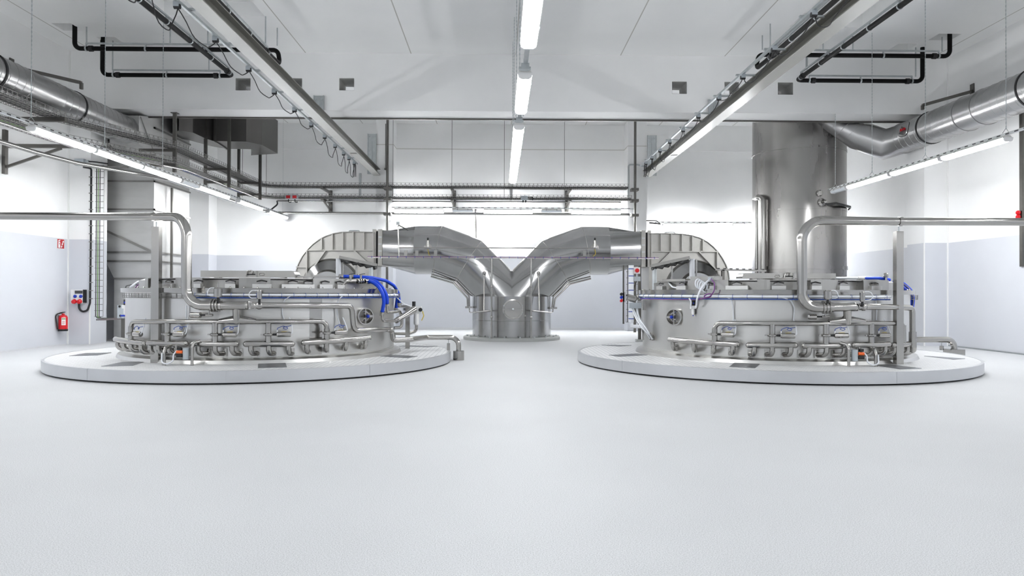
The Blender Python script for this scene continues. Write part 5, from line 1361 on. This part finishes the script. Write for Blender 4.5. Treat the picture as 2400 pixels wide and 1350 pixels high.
# junction box near the lamps
a, b = pp_(181, 389), pp_(202, 374)
t = thing('junction_box', 'grey junction box high on the left column below the lamp row', 'junction box', ((a.x + b.x) / 2, YCF, a.z))
MB().box((a.x, YCF - .14, a.z), (b.x, YCF, b.z)).build('box_body', M['grey'], t)
for py in (378, 386):
    q = pp_(203, py, .07); MB().cyl(q - Vector((.02, 0, 0)), q + Vector((.06, 0, 0)), .035, 10).build('cable_gland', M['grey'], t)
    MB().tube(fillet([q, q + Vector((.25, 0, -.02)), q + Vector((.55, .1, -.05))], .1), .02, 6).build('outgoing_cable', M['rubber'], t)
MB().bar(pp_(228, 391, .05), pp_(300, 392, -.0) , .08, .04).build('carrier_bar', M['tray'], t)
# vertical mesh ladder on the column side, with the cabinet it feeds
def vmesh(px, y0, y1, Y, wd, label, sidebend=None, mats=('cable', 'green', 'cable')):
    a, b = at(px, y0, Y=Y), at(px, y1, Y=Y)
    t = thing('cable_ladder', label, 'cable tray', (a.x, Y, b.z))
    m = MB(); x0, x1 = a.x - wd / 2, a.x + wd / 2
    for x in (x0, (x0 + x1) / 2, x1): m.tube([(x, Y, a.z), (x, Y, b.z)], .007, 4)
    n = int((a.z - b.z) / .17)
    for k in range(n + 1):
        z = b.z + (a.z - b.z) * k / n; m.tube([(x0, Y - .05, z), (x0, Y, z), (x1, Y, z), (x1, Y - .05, z)], .007, 4)
    m.build('ladder_mesh', M['tray'], t)
    for k, mt in enumerate(mats):
        x = x0 + wd * (.12 + .22 * k)
        p = [(x, Y - .03, a.z), (x, Y - .03, b.z)]
        if sidebend: p += [(x + .05, Y - .03, b.z - .04), (sidebend, Y - .05, b.z - .05 - .01 * k)]
        MB().tube(fillet(p, .08), .013, 6).build('cable', M[mt], t)
    return t
cb_ = at(285, 745, Y=20.2)
vmesh(235, 388, 742, 21.38, .22, 'vertical wire mesh ladder with green and grey cables on the left column', at(276, 745, Y=21.2).x)
MB_ = MB().bar(at(234, 749, Y=21.3), at(292, 747, Y=20.0), .2, .05)
single('ladder_foot', MB_, M['tray'], 'low tray from the wall ladder across to the blue-grey cabinet', 'cable tray')
# cabinet and air regulator at the left end of the left vat
a, b = at(275, 746, Y=18.3), at(291, 715, Y=18.3)
t = thing('control_cabinet', 'small blue-grey cabinet at the left end of the left vat', 'cabinet', ((a.x + b.x) / 2, 18.3, a.z))
MB().box((a.x, 18.3, a.z), (b.x, 18.5, b.z)).build('cabinet_body', M['grey'], t)
for px, py in ((280, 718), (282, 740)): q = at(px, py, Y=18.28); MB().ball(q, .03, 8, 5).build('lock', M['rubber'], t)
MB().box((a.x + .05, 18.38, .0), (b.x - .02, 18.44, a.z)).build('cabinet_leg', M['strut'], t)
def regulator(px, py, Y, label, s=1.0, dirx=1):
    """air regulator: black knob, white body, clear bowl, blue drain"""
    c = at(px, py, Y=Y); t = thing('air_regulator', label, 'regulator', c)
    z = c.z
    MB().lathe([(0, .22 * s), (.05 * s, .21 * s), (.055 * s, .06 * s), (.04 * s, .05 * s)], (c.x, Y, z), 14).build('knob', M['rubber'], t)
    MB().box((c.x - .012, Y - .06 * s, z + .10 * s), (c.x + .012, Y - .05 * s, z + .15 * s)).build('blue_mark', M['knob'], t)
    MB().box((c.x - .085 * s, Y - .05 * s, z - .05 * s), (c.x + .085 * s, Y + .05 * s, z + .05 * s)).build('body', M['plastic'], t)
    MB().lathe([(.05 * s, -.05 * s), (.05 * s, -.20 * s), (.03 * s, -.24 * s), (0, -.24 * s)], (c.x, Y, z), 14).build('bowl', M['plastic'], t)
    MB().lathe([(.016 * s, -.24 * s), (.016 * s, -.28 * s), (0, -.28 * s)], (c.x, Y, z), 8).build('drain_tip', M['knob'], t)
    return t
g_ = regulator(294, 719, 16.6, 'white air regulator with black knob at the left end of the left vat', .75)
MB().tube([at(283, 740, Y=16.6), at(300, 740, Y=16.6)], .02, 8).build('tap', M['knob'], g_)
MB().bar(at(296, 716, Y=16.62), (-7.35, 16.5, at(296, 716, Y=16.6).z), .03, .04).build('holder_arm', M['pipe'], g_)
p, nr, tg = frame(TR, 1624, 708, RB + .05)
g2 = regulator(1624.5, 720, p.y, 'white air regulator with black knob on the front of the right vat', .62)
MB().cyl(Vector((p.x, p.y, at(1624, 714, Y=p.y).z)), Vector((p.x, p.y, at(1624, 714, Y=p.y).z)) - nr * .1 , .02, 6).build('standoff', M['pipe'], g2)
# hoses to the regulators
def hose(name, pts, r, mat, label, cat='hose', rad=.15, n=8):
    return single(name, MB().tube(fillet(pts, rad, 6), r, n), M[mat], label, cat)
hose('air_hose', [at(298, 714, Y=16.5), at(299, 690, Y=16.4), at(308, 672, Y=16.2), at(324, 661, Y=15.9), at(348, 654, Y=15.4)], .028, 'whitetube', 'white hose arching from the regulator up to the left vat lid')
hose('purple_cable', [at(345, 657, Y=15.3), at(325, 666, Y=15.8), at(311, 682, Y=15.9), at(305, 690, Y=15.9), at(313, 697, Y=15.8), at(318, 690, Y=15.8), at(310, 683, Y=15.85)], .011, 'purple', 'purple cable loop at the left end of the left vat', 'cable', .1)
hose('grey_cable', [at(298, 692, Y=16.4), at(293, 680, Y=16.5), at(296, 670, Y=16.4), at(310, 667, Y=16.2), at(330, 669, Y=15.8)], .014, 'cable', 'thin grey cable loop at the left end of the left vat', 'cable', .1)
yf = lambda px, py, r: on(TR, px, py, r)
hose('air_hose', [yf(1632, 720, 2.83), yf(1634, 700, 2.92), yf(1641, 680, 2.92), yf(1655, 662, 2.85), yf(1668, 653, 2.6)], .02, 'whitetube', 'white hose from the regulator up to the lid of the right vat')
hose('air_hose', [yf(1619, 718, 2.83), yf(1620, 706, 2.86), yf(1615, 699, 2.87)], .016, 'whitetube', 'short white hose from the regulator to the tray of the right vat')
hose('purple_cable', [yf(1666, 653, 2.68), yf(1675, 664, 2.9), yf(1674, 682, 2.95), yf(1665, 695, 2.95), yf(1652, 698, 2.95), yf(1650, 694, 2.95), yf(1660, 688, 2.97), yf(1669, 689, 2.97), yf(1664, 697, 2.93), yf(1640, 701, 2.9)], .011, 'purple', 'purple cable loop on the front of the right vat', 'cable', .1)
coil = []
cc_ = yf(1640, 664, 2.7)
for k in range(64):
    t_ = 2 * PI * k / 16; coil.append(cc_ + Vector((.06 * math.cos(t_) + .0018 * k - .05, -.02 - .003 * k, .085 * math.sin(t_) - .0015 * k)))
coil += [yf(1655, 677, 2.8), yf(1660, 680, 2.75)]
single('coiled_hose', MB().tube(coil, .014, 6), M['whitetube'], 'coil of white tube hanging on the lid edge of the right vat', 'hose')
single('connector_plug', MB().cyl(yf(1661, 654, 2.66), yf(1668, 655, 2.66) + Vector((0, 0, .0)), .045, 10), M['grey'], 'grey connector where white and purple lines meet on the right vat', 'connector')
for pts, lab in (([yf(1567, 662, 2.5), yf(1576, 673, 2.66), yf(1592, 676, 2.66), yf(1605, 671, 2.6)], 'white tube sagging between the lid boxes of the right vat'),):
    hose('air_hose', pts, .015, 'whitetube', lab)
# boxes on the lid of the right vat
def lidbox(T, x0, x1, y0, y1, r0, label, mat='lidmetal'):
    a0, a1 = ang(T, x1, y0, r0), ang(T, x0, y0, r0); z1 = on(T, x0, y0, r0).z
    return single('lid_box', MB().arc(T, r0 - .35, r0, 1.58, z1, a0, a1, 3), M[mat], label, 'box')
lidbox(TR, 1618, 1673, 648, 677, 2.55, 'larger steel box on the lid of the right vat behind the hose coil')
lidbox(TR, 1552, 1606, 655, 677, 2.5, 'smaller steel box at the left side of the lid of the right vat')

# ================================================================== blue hoses and the filter stand right of the left vat
fl = lambda px, py, r: on(TL, px, py, r)
def blue(pts, label, rad=.25):
    pts = [Vector(p) for p in pts]
    t = thing('blue_hose', label, 'hose', pts[-1])
    path = fillet(pts, rad, 7)
    MB().tube(path, .037, 14).build('hose_line', M['blue'], t)
    for i, j in ((0, 1), (-1, -2)):
        d = (path[j] - path[i]).normalized(); MB().lathe([(.03, -.07), (.048, -.07), (.048, .02), (.037, .02)], path[i], 14, axis=d).build('hose_fitting', M['pipe'], t)
    return t
blue([fl(863, 660, 2.62), fl(874, 661, 2.75), fl(888, 672, 2.9), fl(898, 690, 3.0), fl(900, 708, 2.98), fl(896, 732, 2.9)], 'front blue hose curving down the right side of the left vat')
blue([fl(827, 648.5, 2.2), fl(858, 651, 2.45), fl(884, 661, 2.75), fl(901, 680, 2.95), fl(907.5, 698, 2.98), fl(907, 712, 2.93)], 'second blue hose close behind the front one on the left vat')
pR = lambda px, py, Y: at(px, py, Y=Y)
blue([pR(802, 648, 15.6), pR(834, 648.5, 15.7), pR(872, 651, 15.9), pR(905, 658, 16.2), pR(924, 670, 16.4), pR(934, 688, 16.6), pR(936, 710, 16.7)], 'rear blue hose arching furthest out over the rim of the left vat')
blue([pR(932, 694, 16.9), pR(930, 708, 16.9), pR(928, 724, 16.9)], 'short blue hose end beside the rear hose of the left vat')
mb = MB().tube(fillet([fl(781, 670, 2.6), fl(800, 670, 2.62), fl(812, 658, 2.62), fl(862, 659, 2.62)], .06), .034, 12)
t = thing('clamp_manifold', 'short steel pipe with clamp rings feeding the front blue hose on the left vat', 'pipe', fl(830, 659, 2.62))
mb.build('s_pipe', M['pipe'], t)
for px in (838, 843, 848, 854): q = fl(px, 659, 2.62); d = (fl(px + 2, 659, 2.62) - q).normalized(); MB().lathe([(.034, -.012), (.055, -.01), (.055, .01), (.034, .012)], q, 14, axis=d).build('clamp_ring', M['pipe'], t)
for px in (822, 846): q = fl(px, 652, 2.64); MB().cyl(q - Vector((0, 0, .04)), q + Vector((0, 0, .07)), .022, 8).build('stub', M['pipe'], t); MB().bar(q + Vector((-.03, 0, .07)), q + Vector((.08, 0, .09)), .02, .012).build('lever', M['rubber'], t)
single('hose_bar', MB().box(at(692, 647, Y=15.3), at(800, 650.5, Y=15.4)), M['pipe'], 'flat steel bar from the lid beam to the blue hose fittings on the left vat', 'bar')
t = thing('hose_elbow', 'steel elbow under the front blue hose at the left vat', 'pipe', fl(897, 742, 2.88))
MB().tube(fillet([fl(896, 732, 2.9), fl(896.5, 752, 2.9), pR(925, 752, 15.5), pR(934, 748, 15.7)], .12), .034, 12).build('elbow_pipe', M['pipe'], t)
MB().cyl(pR(931, 750, 15.7), pR(970, 726, 16.3), .045, 14, .085).build('cone_pipe', M['pipe'], t)
MB().cyl(pR(928, 752, 15.65), pR(936, 747, 15.75), .06, 12).build('clamp_ring', M['pipe'], t)
t = thing('hose_elbow', 'steel elbow under the second blue hose at the left vat', 'pipe', fl(907, 722, 2.9))
MB().tube(fillet([fl(907, 712, 2.93), fl(907, 731, 2.93), pR(927, 731, 15.8), pR(936, 728, 16.0), pR(942, 742, 16.1), pR(942, 768, 16.1), pR(924, 768, 16.0)], .12), .033, 12).build('elbow_pipe', M['pipe'], t)
# filter stand
ps = at(955, 817, Z=HP); Yf = ps.y
t = thing('filter_stand', 'steel post with air filter unit at the right of the left vat', 'stand', ps)
xw = at(950, 760, Y=Yf).x, at(960, 760, Y=Yf).x
MB().box((xw[0], Yf, HP), (xw[1], Yf + .1, at(955, 716, Y=Yf).z)).build('post_tube', M['pipe'], t)
MB().bar(at(926, 718, Y=Yf + .05), at(955, 718, Y=Yf + .05), .06, .05).build('arm', M['pipe'], t)
q = at(976, 735, Y=Yf + .1); z1 = at(976, 762, Y=Yf + .1).z
MB().lathe([(0, 0), (.06, .0), (.062, -.02), (.062, z1 - q.z + .03), (.04, z1 - q.z), (0, z1 - q.z)], q, 18).build('filter_bowl', M['plastic'], t)
MB().box((q.x - .12, q.y - .07, q.z), (q.x + .12, q.y + .07, q.z + .17)).build('filter_head', M['plastic'], t)
MB().cyl((q.x - .06, q.y, q.z + .17), (q.x - .06, q.y, q.z + .28), .04, 10).build('knob', M['rubber'], t)
MB().cyl((q.x + .1, q.y - .09, q.z + .09), (q.x + .1, q.y - .05, q.z + .09), .045, 12).build('gauge', M['rubber'], t)
MB().bar((q.x - .3, q.y, q.z + .1), (q.x - .1, q.y, q.z + .1), .05, .06).build('manifold_block', M['grey'], t)
MB().tube(fillet([(q.x + .14, q.y, q.z + .06), (q.x + .17, q.y, q.z - .05), (q.x + .12, q.y, q.z - .16)], .05), .012, 6).build('yellow_tube', M['yellow'], t)
MB().tube(fillet([(q.x, q.y, z1), (q.x, q.y, z1 - .14), (q.x - .18, q.y, z1 - .2), (q.x - .5, q.y + .1, z1 - .2)], .1), .035, 10).build('drain_elbow', M['pipe'], t)
MB().tube(fillet([pR(930, 697, 16.2), pR(945, 712, 16.5), (q.x - .1, q.y - .05, q.z + .16)], .1), .012, 6).build('air_tube', M['whitetube'], t)

# ================================================================== cable riser and valve block between the Y duct and the right vat
Yr = 21.0
t = vmesh(1481, 622, 755, Yr, .34, 'wide vertical cable ladder left of the right vat with a foil-wrapped bundle', None, ('cable',))
x = at(1480, 690, Y=Yr).x; z0, z1 = at(1480, 755, Y=Yr).z, at(1480, 622, Y=Yr).z
MB().cyl((x - .02, Yr - .06, z0), (x - .02, Yr - .06, z1), .075, 12).build('foil_bundle', M['whitetube'], t)
MB().box((x - .24, Yr, z0 - .05), (x - .20, Yr + .08, z1)).build('side_rail', M['strut'], t)
MB().box((x + .2, Yr, .2), (x + .28, Yr + .08, z1)).build('side_post', M['strut'], t)
MB().box((x + .14, Yr - .05, 0), (x + .34, Yr + .15, .2)).build('foot', M['concrete'], t)
for k in range(8):
    z = z0 + (z1 - z0) * (k + .5) / 8; MB().lathe([(.078, -.012), (.078, .012)], (x - .02, Yr - .06, z), 12).build('strap', M['bluetube'], t)
MB().tube(fillet([(x - .02, Yr - .06, z0 + .1), (x, Yr - .06, z0 - .12), at(1503, 765, Y=19.0)], .2), .05, 8).build('bundle_tail', M['whitetube'], t)
q = at(1493, 634, Y=Yr - .1)
bx = thing('switch_box', 'small white switch box with a round red button above the cable ladder', 'switch', q)
MB().box((q.x - .09, q.y, q.z - .09), (q.x + .09, q.y + .1, q.z + .09)).build('box_body', M['plastic'], bx)
MB().lathe([(.06, 0), (.06, .04), (.04, .06), (0, .06)], q, 14, axis=(0, -1, 0)).build('red_button', M['red'], bx)
MB().box((q.x - .08, q.y, q.z - .30), (q.x + .10, q.y + .08, q.z - .17)).build('lower_box', M['grey'], bx)
MB().tube([(q.x, q.y + .05, q.z - .3), (q.x - .1, q.y + .05, q.z - .55)], .012, 5).build('cable', M['rubber'], bx)
a, b = at(1457, 706, Y=21.0), at(1463, 686, Y=21.0)
bx = thing('socket_box', 'white socket box with red and blue outlets left of the wide cable ladder', 'socket box', a)
MB().box((a.x - .02, 21.0, a.z - .02), (b.x + .04, 21.12, b.z + .02)).build('enclosure', M['plastic'], bx)
for py, mt, nm in ((689, 'rubber', 'black_switch'), (696.5, 'knob', 'blue_outlet'), (704.5, 'red', 'red_outlet')):
    c = at(1457, py, Y=20.98); MB().lathe([(.04, -.02), (.04, .05), (0, .06)], c, 12, axis=(-.5, -1, -.2)).build(nm, M[mt], bx)
MB().box((b.x - .02, 21.05, b.z - .1), (at(1474, 690, Y=21.0).x, 21.1, b.z - .05)).build('mount_arm', M['strut'], bx)
# valve block with white hoses
Yv = 15.9
q = at(1487, 716, Y=Yv)
t = thing('valve_block', 'cluster of valves and white hoses at the left end of the right vat', 'valve', q)
MB().box((q.x - .12, Yv - .06, q.z - .06), (q.x + .14, Yv + .08, q.z + .06)).build('terminal_box', M['grey'], t)
c = at(1478, 698, Y=Yv); MB().cyl(c - Vector((.07, 0, -.01)), c + Vector((.09, 0, -.03)), .075, 14).build('pressure_head', M['pipe'], t)
MB().cyl(at(1484, 700, Y=Yv), at(1505, 694, Y=Yv), .03, 10).build('nozzle_pipe', M['pipe'], t)
for px, py in ((1489, 700), (1495, 695), (1500, 699)): MB().ball(at(px, py, Y=Yv), .05, 10, 6).build('fitting', M['pipe'], t)
MB().prism([at(1495, 705, Y=Yv), at(1505, 722, Y=Yv), at(1506, 704, Y=Yv)], (0, .05, 0)).build('gusset', M['pipe'], t)
for k, (x0, x1, xe, ye_) in enumerate(((1481, 1490, 1527, 788), (1484, 1494, 1524, 794), (1491, 1499, 1520, 783), (1494, 1497, 1529, 795))):
    yy = on(TR, max(1512, xe), ye_, RB + .06)
    MB().tube(fillet([at(x0, 722, Y=Yv), at(x1, 745, Y=Yv - .1), at(1507 + 3 * k, 772, Y=yy.y), yy], .3, 7), .016, 6).build('white_hose', M['whitetube'], t)
    MB().cyl(yy, yy + Vector((.05, .05, 0)), .03, 8).build('plug', M['pipe'], t)
for px, lab in ((1511, 'short vertical steel plate at the left edge of the right vat'),):
    p_ = on(TR, px, 715, RB + .02); MB().box((p_.x - .04, p_.y - .02, at(px, 727, Y=p_.y).z), (p_.x + .04, p_.y + .02, at(px, 703, Y=p_.y).z)).build('side_plate', M['pipe'], t)
MB().bar(at(1507, 760, Y=Yv - .2), at(1507, 797, Y=Yv - .2), .04, .04).build('rest_bar', M['pipe'], t)

# ================================================================== drain traps under the manifolds
def trap(T, px, py, s, label):
    p = on(T, px, py, RB + .38)
    t = thing('float_switch', label, 'valve', p)
    MB().lathe([(0, .11), (.056, .11), (.056, -.09), (0, -.09)], p, 18).build('float_housing', M['grey'], t)
    c = p + Vector((-.10 * s, -.03, .04)); MB().cyl(c - Vector((.05, 0, 0)), c + Vector((.05, 0, 0)), .028, 10).build('orange_cap', M['orange'], t)
    c = p + Vector((-.10 * s, -.03, -.025)); MB().cyl(c - Vector((.05, 0, 0)), c + Vector((.05, 0, 0)), .03, 10).build('black_coil', M['rubber'], t)
    c = p + Vector((-.11 * s, -.02, .10)); MB().box(c - Vector((.03, .03, .025)), c + Vector((.03, .03, .025))).build('black_head', M['rubber'], t)
    q = Vector((p.x, p.y, HP))
    MB().tube(fillet([q + Vector((.11 * s, -.01, 0)), Vector((p.x + .11 * s, p.y - .01, p.z + .12)), Vector((p.x + .13 * s, p.y + .02, p.z + .2)), Vector((p.x + .2 * s, p.y + .1, p.z + .22))], .05), .028, 10).build('standpipe', M['pipe'], t)
    MB().tube(fillet([q + Vector((-.38 * s, 0, 0)), Vector((p.x - .38 * s, p.y, p.z + .02)), Vector((p.x - .38 * s, p.y + .05, p.z + .1)), Vector((p.x - .38 * s, p.y + .2, p.z + .12))], .05), .032, 10).build('waste_pipe', M['pipe'], t)
    MB().tube(fillet([Vector((p.x - .40 * s, p.y - .04, p.z + .02)), Vector((p.x - .40 * s, p.y - .05, HP + .05)), Vector((p.x - .3 * s, p.y - .06, HP + .03)), Vector((p.x - .2 * s, p.y - .05, HP + .08)), Vector((p.x - .2 * s, p.y - .04, p.z)), c], .06), .013, 6).build('white_tube', M['whitetube'], t)
    return t
trap(TL, 436, 830, 1, 'grey float housing with orange cap at the foot of the left vat')
trap(TR, 2003, 834, -1, 'grey float housing with orange cap at the foot of the right vat')

# ================================================================== blue hoses at the right end of the right vat
def blue2(pts, label, r=.034):
    pts = [Vector(p) for p in pts]
    t = thing('blue_hose', label, 'hose', pts[-1]); path = fillet(pts, .3, 7)
    MB().tube(path, r, 12).build('hose_line', M['blue'], t); return t, path
t, p_ = blue2([pR(2025, 652, 15.6), pR(2060, 652, 15.7), pR(2085, 656, 15.8)], 'blue hose lying flat on the lid of the right vat')
MB().tube([pR(1958, 652, 15.5), pR(2012, 652, 15.6)], .03, 10).build('white_sleeve', M['whitetube'], t)
MB().cyl(pR(2010, 652, 15.6), pR(2027, 652, 15.62), .045, 10).build('white_collar', M['plastic'], t)
for k, (d_, lab) in enumerate(((0, 'outermost blue hose bending over the right end of the right vat'), (7, 'middle blue hose at the right end of the right vat'), (14, 'innermost blue hose at the right end of the right vat'))):
    t, p_ = blue2([pR(2095 - d_, 660 + d_ * .8, 15.4 + .1 * k), pR(2117 - d_, 664 + d_ * .8, 15.5 + .1 * k), pR(2135 - d_, 680 + d_ * .6, 15.6 + .1 * k), pR(2141 - d_, 700, 15.7 + .1 * k), pR(2138 - d_, 722, 15.7 + .1 * k), pR(2128 - d_, 748, 15.7 + .1 * k)], lab)
    if k == 0: MB().tube([q + Vector((-.012, -.036, 0)) for q in p_], .007, 5).build('yellow_stripe', M['yellow'], t)
c = pR(2076, 646, 15.7)
t = thing('pipe_fitting', 'short steel pipe fitting standing on the right end of the right vat lid', 'fitting', c)
MB().lathe([(.0, .07), (.035, .07), (.05, .06), (.05, .04), (.035, .03), (.035, -.05), (.055, -.06), (.055, -.09), (0, -.09)], c, 16, axis=(-.5, -1, .2)).build('fitting_body', M['pipe'], t)
MB().cyl(Vector((c.x, c.y, 1.7)), c, .03, 10).build('fitting_stem', M['pipe'], t)
# back tray boxes
for px, lab in ((676, 'left one of two small grey boxes with red covers on the back tray'), (691, 'right one of two small grey boxes with red covers on the back tray')):
    c = at(px, 462, Y=28.75); t = thing('isolator_switch', lab, 'switch', c)
    MB().box((c.x - .12, 28.72, c.z - .08), (c.x + .12, 28.82, c.z + .1)).build('box_body', M['grey'], t)
    MB().box((c.x - .075, 28.69, c.z - .05), (c.x + .075, 28.72, c.z + .06)).build('red_cover', M['signred'], t)
    MB().tube(fillet([(c.x, 28.77, c.z - .08), (c.x, 28.77, c.z - .2), (c.x + .1, 28.8, c.z - .18)], .04), .02, 6).build('gland', M['rubber'], t)
c = at(1229, 465, Y=28.75)
t = thing('junction_box', 'small grey junction box on the back tray right of the centre lamp row', 'junction box', c)
MB().box((c.x - .13, 28.7, c.z - .08), (c.x + .13, 28.8, c.z + .1)).build('box_body', M['grey'], t)
for o in (-.05, .05): MB().cyl((c.x + o, 28.75, c.z - .16), (c.x + o, 28.75, c.z - .08), .03, 8).build('gland', M['rubber'], t)
MB().tube(fillet([(c.x + .13, 28.75, c.z + .05), (c.x + .35, 28.75, c.z + .05), (c.x + .32, 28.75, c.z - .08)], .06), .015, 6).build('cable', M['rubber'], t)
x = at(903.5, 350, Y=29.35).x
t = thing('pull_switch', 'hanging wire with a round weight on the left middle pilaster', 'wire', (x, 29.38, 6))
MB().tube([(x, 29.38, at(903, 290, Y=29.38).z), (x, 29.38, at(903, 394, Y=29.38).z)], .015, 5).build('pull_wire', M['cable'], t)
MB().ball((x, 29.38, at(903, 396, Y=29.38).z), .05, 10, 6).build('pull_weight', M['strut'], t)
x = at(649, 490, Y=28.2).x
hose('lamp_cable', [(x, 28.2, at(649, 471, Y=28.2).z), (x, 28.3, at(648, 478, Y=28.2).z), (x - .3, 28.35, 4.62)], .028, 'rubber', 'thick black cable from the trays down to the end of the left lamp row', 'cable', .3)
p = at(2397, 500, X=XR)
t = thing('wall_post', 'grey post with red knobs at the right edge of the photo', 'post', (XR - .06, p.y - .05, 1.5))
MB().box((XR - .05, p.y - .05, 2.2), (XR, p.y + .05, 6.2)).build('post_tube', M['strut'], t)
for k, py in enumerate((498, 508)): MB().ball((XR - .1, p.y + .02, at(2399, py, X=XR).z), .06, 10, 6).build('red_knob', M['red'], t)
c = at(2105, 650, Y=15.0)
# thin rail from the right fan to the chimney
a, b = at(1676, 632, Y=22.8), at(1795, 634.5, Y=22.8)
t = thing('service_rail', 'thin cable rail from the right fan to the chimney', 'rail', b)
MB().bar(a, b, .1, .05).build('rail_channel', M['tray'], t)
for k in range(8): q = a.lerp(b, (k + .5) / 8); MB().box((q.x - .03, q.y - .06, q.z + .02), (q.x + .03, q.y + .06, q.z + .05)).build('cable_tie', M['rubber'], t)
MB().box((a.x + .2, 22.75, 0), (a.x + .28, 22.85, a.z)).build('rail_post', M['strut'], t)

# ------------------------------------------------------------------ repeats share a group
PLURAL = dict(hanging_wire='thin wires hanging in the back bay', air_hose='white air hoses of the vats', air_tube='white air tubes of the vats', blue_hose='blue hoses of the vats')
kinds = {}
for o in COL.objects:
    if o.parent is None and 'label' in o: kinds.setdefault(o.name.split('.')[0], []).append(o)
for k, os_ in kinds.items():
    if len(os_) > 1:
        for o in os_:
            if 'group' not in o: o['group'] = PLURAL.get(k, k.replace('_', ' ') + 's of the hall')
